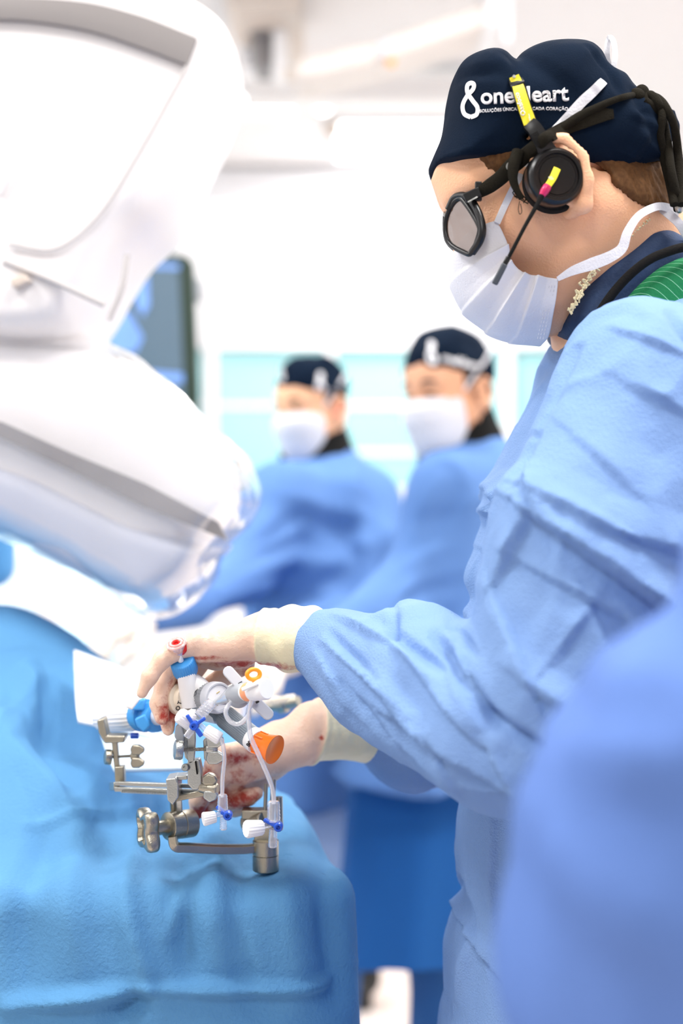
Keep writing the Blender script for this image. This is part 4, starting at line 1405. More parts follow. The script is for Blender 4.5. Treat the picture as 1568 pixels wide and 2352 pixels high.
# surgical mask in side view
MC = catmull([P(a, b, YS) for a, b in [(1058, 556), (1036, 592), (1033, 633), (1045, 682), (1072, 720), (1112, 753), (1146, 774), (1195, 786), (1245, 792)]], 10)
ME = catmull([P(a, b, Y) for a, b, Y in [(1140, 507, 1.262), (1156, 538, 1.260), (1168, 570, 1.258), (1175, 603, 1.256), (1205, 628, 1.256), (1232, 633, 1.257), (1282, 640, 1.262)]], 12)
nv, nw = 130, 90
bm = bmesh.new(); vs = []
for i in range(nv + 1):
    v = i / nv
    c = MC[round(v * (len(MC) - 1))] if False else None
    tc_ = v * (len(MC) - 1); k = min(int(tc_), len(MC) - 2); c = MC[k].lerp(MC[k + 1], tc_ - k)
    te = v * (len(ME) - 1); k = min(int(te), len(ME) - 2); e = ME[k].lerp(ME[k + 1], te - k)
    half = YS - e.y
    fold = 0
    for cen, wd in ((0.30, 0.10), (0.48, 0.11), (0.66, 0.11), (0.84, 0.08)):
        t = (v - cen) / wd
        if 0 <= t < 1: fold = (1 - t) * 0.0060
        if -0.18 <= t < 0: fold = (1 + t / 0.18) * 0.0060
    for j in range(nw + 1):
        wv = -1 + 2 * j / nw; a = abs(wv) * math.pi / 2
        ca, sa = math.cos(a), math.sin(a)
        x = e.x + (c.x - e.x) * ca ** 0.95; z = e.z + (c.z - e.z) * ca ** 0.95
        y = YS + math.copysign(1, wv) * half * sa ** 0.72
        ff = fold * (0.25 + 0.75 * (1 - ca))
        n = Vector((ca * -0.8, math.copysign(1, wv) * (0.35 + sa), -0.3 * ca)).normalized()
        p = Vector((x, y, z)) + n * ff
        w_ = 0.0018 * vnoise(np.array([[p.x, p.y, p.z]], np.float32), 38, 3)[0]
        vs.append(bm.verts.new(p + n * float(w_)))
for i in range(nv):
    for j in range(nw):
        a = i * (nw + 1) + j
        bm.faces.new((vs[a], vs[a + 1], vs[a + nw + 2], vs[a + nw + 1]))
me = bpy.data.meshes.new('face_mask'); bm.to_mesh(me); bm.free()
mask1 = link('face_mask', me, MASKM, surg)
s = mask1.modifiers.new('thickness', 'SOLIDIFY'); s.thickness = 0.0012
# stitched hem beside the lower edge
mb = MB()
for off in (0, 7, 13):
    for k in range(14):
        t = k / 14
        a = P(1274 - off + (1246 - 1274) * t, 656 + (782 - 656) * t, 1.2615 + 0.012 * t); b = P(1274 - off + (1246 - 1274) * (t + 0.045), 656 + (782 - 656) * (t + 0.045), 1.2615 + 0.012 * t)
        mb.bar(a, b, 0.0004, 0.0004)
mb.build('hem_stitch', mat('mask_stitch', (0.6, 0.6, 0.66), 0.8), mask1, False)
mb = MB()
mb.ribbon([P(1141, 512, 1.258), hit(1160, 470, BV), hit(1185, 420, BV, .003), hit(1215, 375, BV, .003), hit(1258, 315, BV), hit(1284, 288, BV), hit(1310, 262, BV), hit(1336, 234, BV), hit(1360, 212, BV), hit(1384, 188, BV), P(1404, 172, 1.30)], [0.0058, 0.0062, 0.006, 0.006, 0.007, 0.0088, 0.009, 0.008, 0.006], 0.0009)
mb.ribbon([P(1404, 172, 1.30), P(1412, 130, 1.30), P(1408, 95, 1.31), P(1398, 88, 1.32), P(1394, 130, 1.32), P(1408, 180, 1.34)], 0.005, 0.0008)
mb.ribbon([P(1280, 641, 1.259), P(1315, 622, 1.256), P(1360, 606, 1.252), P(1400, 590, 1.250), P(1428, 570, 1.250), P(1440, 535, 1.250), P(1462, 500, 1.253), P(1488, 482, 1.26), P(1516, 474, 1.27), P(1545, 482, 1.28), P(1556, 495, 1.29)], [0.004, 0.008, 0.011, 0.010, 0.009, 0.008, 0.007, 0.007, 0.007, 0.008, 0.006], 0.0009)
mb.ribbon([P(1516, 476, 1.28), P(1545, 500, 1.272), P(1560, 515, 1.27), P(1578, 545, 1.28), P(1590, 580, 1.29)], 0.008, 0.0009)
mb.build('mask_tie', MASKM, mask1)

# shoes
def shoes(J, par, dirx):
    for s in 'LR':
        a = Vector(J['ft' + s]); d = Vector(dirx).normalized()
        c = [(tuple(a + Vector((0, 0, 0.045)) - d * 0.04), 0.044), (tuple(a + Vector((0, 0, 0.035)) + d * 0.06), 0.038), (tuple(a + d * 0.17 + Vector((0, 0, 0.022))), 0.030)]
        lo, hi = bounds([q[0] for q in c], 0.06)
        sdfobj('shoe', lambda p: smax(chain(p, c, 0.02), 0.0 - p[:, 2], 0.003), lo, hi, 0.008, SHOE, par)


TROUS = mat('trouser_blue', (0.02, 0.11, 0.33), 0.85)


def trousers(J, par):
    pv = Vector(J['pelvis'])
    for s in 'LR':
        ft = Vector(J['ft' + s]); hp = pv + (ft - pv) * 0.08; kn = (hp + ft) / 2; kn.z = 0.46
        ch = [(hp, 0.098), (kn, 0.074), (ft + Vector((0, 0, 0.06)), 0.062)]
        lo, hi = bounds([q[0] for q in ch], 0.12); lo[2] = 0.03
        sdfobj('trouser_leg', lambda p: smax(chain(p, ch, 0.02), 0.05 - p[:, 2], 0.004), lo, hi, 0.014, TROUS, par, lambda co: 0.006 * crumple(co, 9, 3), 1)


trousers(J1, surg)
shoes(J1, surg, (-1, 0, 0))

# ---------------------------------------------------------------- headset (worn, but its own thing)
hs = empty('headset', P(1276, 406, 1.225), 'black headset with yellow band and thin microphone over the ear', 'headset')
YC = 1.226
c0 = P(1276, 406, YC)
axn = Vector((0.16, -1, -0.02)).normalized()
cup = MB().lathe(c0 - axn * 0.014, c0 + axn * 0.006, [(0, 0.0230), (0.15, 0.0250), (0.75, 0.0250), (0.9, 0.0240), (1.0, 0.0218), (1.0, 0.0192), (0.90, 0.0185), (0.90, 0.0165), (0.93, 0.0160), (0.94, 0.0001)], 56).build('ear_cup', BLACKP, hs)
MB().lathe(c0 - axn * 0.030 + Vector((0.006, 0, -0.001)), c0 - axn * 0.013 + Vector((0.003, 0, 0)), [(0, 0.021), (0.15, 0.0265), (0.5, 0.0275), (0.85, 0.0265), (1, 0.020)], 48).build('ear_cushion', BLACKM, hs)
# slider arm and band
sl = MB(); sl.ribbon([P(1257, 352, 1.225), P(1243, 325, 1.222), P(1228, 298, 1.222), P(1214, 284, 1.223)], [0.017, 0.0135, 0.0128, 0.012], 0.005)
sl = sl.build('slider', BLACKP, hs)
MB().ribbon([P(1241, 334, 1.2185), P(1233, 318, 1.2180), P(1226, 305, 1.2182)], 0.0062, 0.0012).build('slider_slot', BLACKM, sl)
bpts = [hit(1219, 290, BV, .005), hit(1212, 270, BV, .004), hit(1205, 250, BV, .004), hit(1198, 227, BV, .004), hit(1192, 205, BV, .004), hit(1185, 187, BV, .004), P(1178, 168, 1.268), P(1174, 156, 1.29), P(1172, 148, 1.33), P(1180, 160, 1.40), P(1200, 230, 1.432), P(1240, 380, 1.440)]
MB().ribbon(bpts, 0.0125, 0.0030, nrm=(0, -1, 0.001)).build('headband', BLACKP, hs)
ys = MB().ribbon([hit(1217, 284, BV, .0072), hit(1211, 267, BV, .0065), hit(1205, 250, BV, .0065), hit(1198, 227, BV, .0065), hit(1192, 207, BV, .0065), hit(1185, 187, BV, .0065), hit(1180, 175, BV, .008)], [0.0112, 0.0108, 0.0100, 0.0086], 0.0016).build('yellow_sticker', YEL, hs)
add_stuck('sticker_lettering', fit(text_mesh('Onefoco', 1.0, 0, 0, 0.02)), ys, mp_line(1207, 264, 1190, 212), EMB, ys)
add_stuck('sticker_emblem', logo_mesh(1.3), ys, lambda x, y: (1218 - x * 6 - y * 2, 279 - y * 14 - x * 8), EMB, ys)
q_ = hit(1180, 176, BV, 0.009); MB().cyl(q_, q_ - Vector((0, 0.001, 0)), 0.0014).build('rivet', METAL, ys)
MB().torus(c0 + Vector((0.001, 0.016, 0)), axn, 0.0249, 0.0012).build('rim_seam', BLACKM, cup)
# yellow label on the cup, pink joint and boom
yl = MB().ribbon([P(1279, 387, 1.2168), P(1269, 409, 1.2155), P(1257, 428, 1.2150)], [0.0062, 0.0063, 0.0056], 0.0022).build('mic_pivot', YEL, hs)
d_ = MB()
for k in range(-2, 3):
    h_ = (3.2 - abs(k)) * 2.0
    d_.bar(P(1265 + k * 2.6 - h_ * 0.2, 409 - k * 0 + h_ * 0.7 + k, 1.2138), P(1265 + k * 2.6 + h_ * 0.2, 409 - h_ * 0.7 + k, 1.2138), 0.0004, 0.0005)
d_.build('sound_mark', EMB, yl, False)
MB().lathe(P(1259, 425, 1.2155), P(1239, 457, 1.217), [(0, 0.0030), (0.15, 0.0038), (0.45, 0.0038), (1, 0.0018)]).build('pink_joint', PINK, hs)
MB().tube([P(1244, 449, 1.216), P(1232, 472, 1.215), P(1205, 520, 1.213), P(1180, 568, 1.213), P(1158, 610, 1.214)], 0.0017, radii=[0.0026, 0.0019, 0.0017, 0.0017, 0.0017]).build('mic_boom', BLACKM, hs)
MB().bar(P(1159, 606, 1.214), P(1135, 653, 1.215), 0.0052, 0.0048, (1, 0, 0.3)).build('mic_tip', mat('grey_mic', (0.05, 0.06, 0.075), 0.5), hs, True, 0.0012)
MB().bar(P(1168, 590, 1.214), P(1156, 612, 1.214), 0.0045, 0.0042, (1, 0, 0.3)).build('mic_neck', BLACKP, hs, True, 0.001)

# ---------------------------------------------------------------- glasses
gl = empty('eyeglasses', P(1062, 512, 1.28), 'black safety glasses with padded strap in front of the face', 'eyeglasses')
YG = 1.272


def lensP(px, py, t=0.0):
    # lens plane wraps from the near temple towards the nose, further from the camera at the left
    Y = 1.247 + (1105 - px) * 0.00045
    return P(px, py, Y + t)


lo_ = [(1022, 532), (1024, 505), (1032, 480), (1046, 462), (1060, 460), (1076, 474), (1092, 502), (1100, 528), (1097, 552), (1084, 576), (1074, 582), (1052, 572), (1032, 558)]
lo_ = smoothpoly([(1023, 512), (1036, 474), (1054, 456), (1068, 466), (1097, 512), (1100, 538), (1083, 580), (1066, 580), (1030, 556)], 4)
mb = MB(); mb.tube([lensP(a, b) for a, b in lo_] + [lensP(*lo_[0])], 0.0024, 10, smooth=False)
mb.tube([lensP(1030, 482), lensP(1045, 454, 0.001), lensP(1072, 452, 0.001), lensP(1095, 482, 0.001), lensP(1107, 522, 0.001), lensP(1102, 552), lensP(1084, 580)], 0.0036, 10)
mb.build('frame', BLACKP, gl)
MB().prism([lensP(a, b) for a, b in lo_], (0.0008, 0.0016, 0)).build('lens', clear('lens_brown_reflection', (0.16, 0.095, 0.07, 1), 0.5, 0.03, 0.80), gl, False)  # brownish reflection on the near lens is put in as its body colour
# far lens
far = [(1020 + (a - 1020) * 0.55 - 2, b - 6) for a, b in lo_]
mb = MB(); mb.tube([P(a, b, 1.352 + (1065 - a) * 0.0004) for a, b in far] + [P(far[0][0], far[0][1], 1.352 + (1065 - far[0][0]) * 0.0004)], 0.0020, 8, smooth=False)
mb.tube([lensP(1030, 500, 0.0), P(1022, 492, 1.325), P(1026, 490, 1.352)], 0.0024)
mb.build('frame', BLACKP, gl)
MB().prism([P(a, b, 1.352 + (1065 - a) * 0.0004) for a, b in far], (0.0008, 0.0016, 0)).build('lens', CLEAR, gl, False)
mb = MB(); mb.bar(P(1066, 456, 1.250), P(1102, 440, 1.250), 0.0085, 0.005, (0, 0, 1)); mb.box(P(1098, 440, 1.255), (0.006, 0.006, 0.017))
mb.build('hinge', BLACKP, gl, True, 0.001)
mb = MB(); mb.bar(P(1074, 464, 1.245), P(1096, 452, 1.245), 0.0013, 0.001); mb.cyl(P(1171, 382, 1.240), P(1171, 382, 1.236), 0.0036); mb.ball(P(1171, 388, 1.238), 0.0022)
mb.build('hinge_screw', METAL, gl)
st = MB(); st.ribbon([P(1092, 446, 1.256), P(1120, 430, 1.252), P(1150, 408, 1.247), P(1172, 385, 1.243), P(1205, 358, 1.237), hit(1235, 332, BV, .005), hit(1255, 315, BV, .005), hit(1275, 302, BV, .004)], [0.0100, 0.0135, 0.0138, 0.0150, 0.0130, 0.011, 0.0105], 0.0058)
strap = st.build('padded_strap', OLIVE, gl, sub=1)
st = MB(); st.ribbon([hit(1262, 312, BV, .003), hit(1300, 293, BV, .003), hit(1340, 278, BV, .003), hit(1380, 265, BV, .003), hit(1408, 262, BV, .003)], [0.011, 0.012, 0.0125, 0.012, 0.008], 0.0025)
st.tube([hit(1284, 300, BV, .004), hit(1310, 280, BV, .004), hit(1340, 262, BV, .004), hit(1365, 250, BV, .004), hit(1390, 238, BV, .004), hit(1415, 228, BV, .004), hit(1435, 222, BV, .004), P(1458, 218, 1.262)], 0.0034, radii=[0.004, 0.0042, 0.0034, 0.0028, 0.003])
st.build('rear_cord', OLIVE, gl)
KZ = hit(1462, 222, BV, .008)
kn = MB()
kn.ball(P(1460, 222, 1.262), (0.0085, 0.008, 0.0075)); kn.ball(P(1473, 216, 1.266), (0.007, 0.007, 0.0085)); kn.ball(P(1452, 214, 1.266), (0.006, 0.006, 0.004))
kn.tube([P(1455, 228, 1.262), P(1462, 240, 1.258), P(1478, 238, 1.258), P(1482, 220, 1.262), P(1470, 208, 1.266)], 0.0035)
kn.build('knot', OLIVE, gl)
for pts in ([(1475, 222), (1495, 218), (1512, 240), (1524, 280), (1533, 330), (1540, 390), (1550, 440), (1556, 482)], [(1478, 226), (1505, 232), (1520, 262), (1516, 310), (1524, 360), (1538, 420), (1548, 470)],
            [(1480, 216), (1510, 226), (1530, 250), (1548, 290), (1556, 350), (1562, 420), (1565, 470)], [(1480, 230), (1500, 250), (1508, 285), (1500, 320)]):
    MB().tube([P(a, b, 1.262 + 0.008 * math.sin(i * 1.7 + len(pts))) for i, (a, b) in enumerate(pts)], 0.0038, radii=[0.0034, 0.0040, 0.0036, 0.0042, 0.0038]).build('hanging_cord', OLIVE, gl)
MB().ball(P(1560, 475, 1.262), (0.0042, 0.004, 0.006)).build('cord_stop', METAL, gl)
mb = MB(); random.seed(5)
mb.tube([P(1190, 350, 1.236), P(1180, 380, 1.232), P(1178, 410, 1.231), P(1186, 436, 1.231), P(1198, 456, 1.231)], 0.004, radii=[0.006, 0.0055, 0.004, 0.0030, 0.0026])
for k in range(14):
    a = P(1184 + k * 1.4, 432 + k * 1.5, 1.231)
    mb.tube([a, a + Vector((random.uniform(-.004, .003), -0.001, -0.003)), a + Vector((random.uniform(-.004, .005), 0, -random.uniform(.004, .008)))], 0.0005, 6, 3)
mb.tube([P(1193, 462, 1.232), P(1190, 480, 1.232), P(1193, 492, 1.232), P(1198, 486, 1.232), P(1195, 468, 1.232)], 0.0003, 6, 4)
mb.build('frayed_end', OLIVE, gl)

# ================================================================== two team members behind the patient
def bg_person(label, base, H, J, hem, seed, flist, Yf, logos, hairc, skin, collar_m, apron_pts=None, hands=None, mtop=0.0, beard=False):
    t = empty('person', base, label, 'person')
    b = body_mesh(H, J, t, skin, hands=hands, h=0.0050)
    g = gown_mesh(J, t, GOWN_A, hem, 1.0, 0.011, 1.0, seed, None, flist, Yf, skirt=0.24)
    c = cap_mesh(H, t, NAVY, seed)
    mk = mask_mesh(H, MASKM, t, mtop)
    ties = MB()
    for s in (1, -1):
        ties.ribbon([H.W(0.030, s * 0.074, 0.006), H.W(0.01, s * 0.082, 0.03), H.W(-0.02, s * 0.0945, 0.06), H.W(-0.06, s * 0.084, 0.085)], 0.007, 0.0012, nrm=tuple(H.d(0, s, 0)))
        ties.ribbon([H.W(0.014, s * 0.068, -0.096), H.W(-0.02, s * 0.074, -0.08), H.W(-0.055, s * 0.066, -0.06), H.W(-0.09, s * 0.03, -0.05)], 0.007, 0.0012, nrm=tuple(H.d(0, s, 0)))
    ties.build('mask_tie', MASKM, mk)

    # hair below the cap: shell over the skull behind the face
    def hf(p):
        q = H.loc(p)
        a = q.copy(); a[:, 1] = np.abs(a[:, 1])
        sk = ell(a, (-0.012, 0, 0.040), (0.104, 0.082, 0.092))
        sk = smin(sk, ell(a, (-0.035, 0, -0.035), (0.062, 0.060, 0.055)), 0.03)
        front = np.where(a[:, 2] > 0.012, 0.050 - 0.2 * a[:, 2], -0.024)
        d = smax(sk, a[:, 0] - front, 0.006)
        d = smax(d, -0.068 - a[:, 2], 0.01)
        return smax(d, a[:, 2] - 0.075, 0.006) * H.k
    lo, hi = bounds([H.W(a, b2, c2) for a in (-0.14, 0.07) for b2 in (-0.1, 0.1) for c2 in (-0.08, 0.09)], 0.01)
    sdfobj('hair', hf, lo, hi, 0.005, hairc, t, lambda co: 0.003 * vnoise(co * np.array([1, 1, 0.2]), 200, seed), 1)
    # eyebrows and eyes
    for s in (1, -1):
        MB().tube([H.W(0.100, s * 0.016, 0.033), H.W(0.098, s * 0.030, 0.037), H.W(0.086, s * 0.046, 0.032)], 0.0035, flat=None).build('eyebrow', hairc, b)
        MB().ball(H.W(0.0895, s * 0.031, 0.0075), (0.0042, 0.0105, 0.0036), ax=[Vector([float(v) for v in H.M[0]]), Vector([float(v) for v in H.M[1]]), Vector([float(v) for v in H.M[2]])]).build('eye', HAIR_D, b)
    # dark collar under the gown
    nb = Vector(J['neck'])
    def cf(p):
        a = rcone(p, vec(nb + Vector((0, 0, -0.09))), vec(nb + (Vector([float(v) for v in H.o]) - nb) * 0.47), 0.120, 0.076)
        return smax(a, -rcone(p, vec(nb + Vector((0, 0, -0.04))), vec(nb + (Vector([float(v) for v in H.o]) - nb) * 0.9), 0.062, 0.066), 0.004)
    lo, hi = bounds([nb, Vector([float(v) for v in H.o])], 0.14)
    sdfobj('collar', cf, lo, hi, 0.007, collar_m, t, lambda co: 0.004 * fbm(co, 14, seed), 1)
    # logos on the cap
    for fl, mp in logos:
        try:
            add_stuck('cap_emblem', fl, c, mp, EMB, c, 0.002, 0.0012, 0.1)
        except Exception as ex:
            print('logo', ex)
    # gloves
    for s in 'LR':
        A = (Vector(J['wr' + s]) - Vector(J['el' + s])).normalized()
        w0 = Vector(J['wr' + s])
        ch = hand_pts(w0, J.get('ha' + s, A), J.get('hp' + s, (0, 0, -1)), 0.98, J.get('curl', 0.4), side=J.get('ths' + s, 1))
        ch.append([(tuple(w0 - A * 0.075), 0.034), (tuple(w0 - A * 0.02), 0.031), (tuple(w0 + Vector(J.get('ha' + s, A)) * 0.02), 0.027)])
        lo, hi = bounds([q[0] for cc in ch for q in cc], 0.045)
        sdfobj('glove', lambda p: sdf_chains(p, ch, 0.005, 0.005), lo, hi, 0.0035, mat('cream_glove', (0.88, 0.78, 0.66), 0.5), t)
    trousers(J, t)
    shoes(J, t, tuple(Vector((H.M[0][0], H.M[0][1], 0))))
    return t


def hvec(yaw, pitch):
    """yaw 0 looks at the camera, positive turns towards picture left; pitch down positive (degrees)"""
    y, p = math.radians(yaw), math.radians(pitch)
    f = Vector((-math.sin(y) * math.cos(p), -math.cos(y) * math.cos(p), -math.sin(p)))
    u = Vector((-math.sin(y) * math.sin(p), -math.cos(y) * math.sin(p), math.cos(p)))
    return f, u


# right one (nearer)
YBb = 2.80
f, u = hvec(46, 8)
u = (u + Vector((-0.06, 0, 0))).normalized()
HB = Head(P(1030, 908, YBb), f, u, 0.90)
JB = dict(neck=P(1075, 1040, YBb + 0.05), pelvis=(P(1060, 1500, YBb).x, YBb + 0.02, 0.96), shL=P(1215, 1120, YBb + 0.10), shR=P(1035, 1130, YBb - 0.08),
          elR=P(905, 1390, YBb - 0.20), wrR=P(640, 1520, YBb - 0.35), elL=P(1240, 1420, YBb), wrL=P(1060, 1470, YBb - 0.28),
          ftL=(P(1120, 0, YBb).x, YBb - 0.02, 0.02), ftR=(P(1000, 0, YBb).x, YBb, 0.02))
JB['armR'] = [(JB['shR'], 0.078), (P(965, 1290, YBb - 0.12), 0.066), (JB['elR'], 0.064), (P(760, 1470, YBb - 0.3), 0.050), (JB['wrR'], 0.036)]
FB = [(990, 1100, 930, 1260, 14, 40), (960, 1200, 1080, 1170, -12, 30), (900, 1300, 1040, 1240, 12, 30), (900, 1370, 1060, 1330, -14, 30), (1010, 1210, 1110, 1140, 12, 30), (880, 1400, 960, 1300, 10, 24)]
lg = logo_mesh(1.9)
tx = fit(text_mesh('oneHeart', 1.0, 0, 0, 0.04))
pB = bg_person('person in navy cap and white mask looking down, just left of the near surgeon\'s chest', (JB['pelvis'][0], YBb, 0), HB, JB, 0.84, 11, FB, YBb - 0.1,
               [(lg, lambda x, y: (982 + 34 * x, 832 - 46 * y + 8 * x)), (tx, mp_line(1014, 828, 1102, 850))], HAIR_D, SKIN_B, BLACKM)
# left one (farther)
YA = 3.20
f, u = hvec(42, 8)
u = (u + Vector((-0.05, 0, 0))).normalized()
HA = Head(P(716, 942, YA), f, u, 0.84)
JA = dict(neck=P(738, 1065, YA + 0.04), pelvis=(P(800, 1500, YA).x, YA + 0.02, 0.96), shL=P(830, 1150, YA + 0.05), shR=P(660, 1150, YA - 0.10),
          elR=P(545, 1330, YA - 0.30), wrR=P(345, 1418, YA - 0.62), elL=P(835, 1400, YA - 0.12), wrL=P(560, 1475, YA - 0.5),
          haR=(-0.75, -0.5, -0.35), ftL=(P(745, 0, YA).x, YA, 0.02), ftR=(P(640, 0, YA).x, YA - 0.04, 0.02))
JA['armR'] = [(JA['shR'], 0.085), (P(610, 1250, YA - 0.2), 0.078), (JA['elR'], 0.066), (P(440, 1390, YA - 0.48), 0.048), (JA['wrR'], 0.036)]
JA['armL'] = [(JA['shL'], 0.080), (P(850, 1280, YA - 0.05), 0.075), (JA['elL'], 0.072), (P(690, 1450, YA - 0.3), 0.055), (JA['wrL'], 0.038)]
FA = [(640, 1130, 860, 1200, 12, 40), (600, 1240, 700, 1180, -14, 34), (560, 1290, 800, 1290, 12, 34), (500, 1320, 700, 1240, -16, 30), (620, 1400, 780, 1320, -20, 30), (780, 1330, 850, 1400, -16, 30), (820, 1180, 860, 1380, 12, 30), (430, 1400, 640, 1340, 12, 30)]
pA = bg_person('person in navy cap and white mask, farthest away, reaching left past the detector', (JA['pelvis'][0], YA, 0), HA, JA, 0.72, 21, FA, YA - 0.15,
               [(lg, lambda x, y: (728 + 30 * x, 900 - 42 * y + 6 * x)), (tx, mp_line(756, 896, 780, 908)), (logo_mesh(1.6), lambda x, y: (642 + 16 * x, 872 - 34 * y))], HAIR, SKIN, BLACKM)


# darker long apron skirts below, hanging from the waist
def skirt(name, c, z0, z1, rx0, ry0, rx1, ry1, m, parent, seed, waves=9, amp=0.02):
    nz, na = 60, 160
    rings = []
    for i in range(nz + 1):
        t = i / nz
        ring = []
        for j in range(na):
            a = 2 * math.pi * j / na
            w = 1 + (amp * t * math.sin(waves * a + seed) + amp * 0.6 * t * math.sin(waves * 1.7 * a + 2 * t + seed * 2)) * 2
            rx = rx0 + (rx1 - rx0) * t; ry = ry0 + (ry1 - ry0) * t
            ring.append(Vector((c[0] + rx * w * math.cos(a) + (c[2] if len(c) > 2 else 0) * t, c[1] + ry * w * math.sin(a), z0 + (z1 - z0) * t + (0.012 * math.sin(3 * a) if i == nz else 0))))
        rings.append(ring)
    return MB().loft(rings, True, True).build(name, m, parent, ang=80)


xB = P(980, 0, 2.75).x
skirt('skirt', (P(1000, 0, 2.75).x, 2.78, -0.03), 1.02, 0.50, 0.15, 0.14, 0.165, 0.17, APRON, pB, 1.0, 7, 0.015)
skirt('skirt', (P(838, 0, 3.1).x, 3.14, 0.0), 1.02, 0.46, 0.17, 0.15, 0.15, 0.15, mat('pale_violet_skirt', (0.42, 0.53, 0.80), 0.85), pA, 2.0, 7, 0.02)

# ================================================================== blurred person close to the camera, right edge
YN = 0.70
f, u = Vector((-0.55, 0.83, -0.05)), Vector((0, 0.05, 1))
HF = Head((0.36, 0.80, 1.63), f, u, 1.0)
JF = dict(neck=(0.37, 0.78, 1.47), pelvis=(0.38, 0.76, 0.95), shL=(0.255, 0.70, 1.325), shR=(0.50, 0.86, 1.35), elL=(0.155, 0.640, 1.10), wrL=(0.30, 0.95, 1.02), elR=(0.60, 0.95, 1.12), wrR=(0.52, 1.02, 0.98),
          ftL=(0.33, 0.68, 0.02), ftR=(0.44, 0.84, 0.02))
JF['armL'] = [(P(1820, 1310, .68), 0.052), (P(1760, 1500, .66), 0.058), (P(1680, 1700, .65), 0.066), (P(1590, 1950, .65), 0.075), (P(1560, 2200, .66), 0.080), ((0.225, 0.80, 1.07), 0.062), ((0.30, 0.93, 1.02), 0.04)]
tF = empty('person', (0.38, 0.76, 0), 'person seen as a blurred blue sleeve and gown at the lower right, nearest the camera', 'person')
body_mesh(HF, JF, tF, SKIN, h=0.006)
def fgx(p, d):
    return smin(d, chain(p, [((0.195, 0.67, 1.10), 0.08), ((0.20, 0.68, 0.95), 0.105), ((0.21, 0.68, 0.80), 0.11), ((0.23, 0.69, 0.5), 0.13)], 0.03), 0.05)
gown_mesh(JF, tF, GOWN_F, 0.42, 0.93, 0.010, 0.8, 31, fgx, [(1480, 1480, 1420, 1700, 10, 120), (1300, 1760, 1568, 1700, 12, 110), (1250, 1900, 1568, 2150, 12, 130), (1560, 1300, 1500, 1620, -10, 90)], 0.62)
cap_mesh(HF, tF, NAVY, 8); mask_mesh(HF, MASKM, tF)
trousers(JF, tF)
shoes(JF, tF, (-0.5, 0.8, 0))

# ================================================================== operating table, patient shape and sterile drape
t = empty('operating_table', (-0.95, 1.80, 0), 'operating table standing under the blue patient drape', 'operating table')
MB().box((-1.03, 1.68, 0.90), (1.62, 0.50, 0.08)).build('table_top', CARM, t, True, 0.02)
MB().box((-1.0, 1.70, 0.45), (0.30, 0.24, 0.82)).build('column', CARM, t, True, 0.02)
MB().box((-1.0, 1.70, 0.03), (0.9, 0.45, 0.06)).build('base', CARM_G, t, True, 0.02)

DX0, DX1, DY0, DY1 = -1.95, 0.021, 1.330, 2.10


def htop(x, y):
    """height of the draped patient and table"""
    h = 1.000 + 0 * x
    f = np.clip((y - 1.37) / 0.25, 0, 1); f = f * f * (3 - 2 * f)
    leg = np.clip((-0.02 - x) / 0.30, 0, 1); leg = leg * leg * (3 - 2 * leg)
    h = h + f * (0.020 + 0.035 * leg)
    leg2 = np.clip((-0.14 - x) / 0.30, 0, 1); leg2 = leg2 * leg2 * (3 - 2 * leg2)
    h = h + leg2 * 0.175 * np.exp(-((y - 1.84) / 0.15) ** 2)
    h = h + 0.085 * np.clip((-0.24 - x) / 0.16, 0, 1) * np.exp(-((y - 1.56) / 0.13) ** 2)
    return h


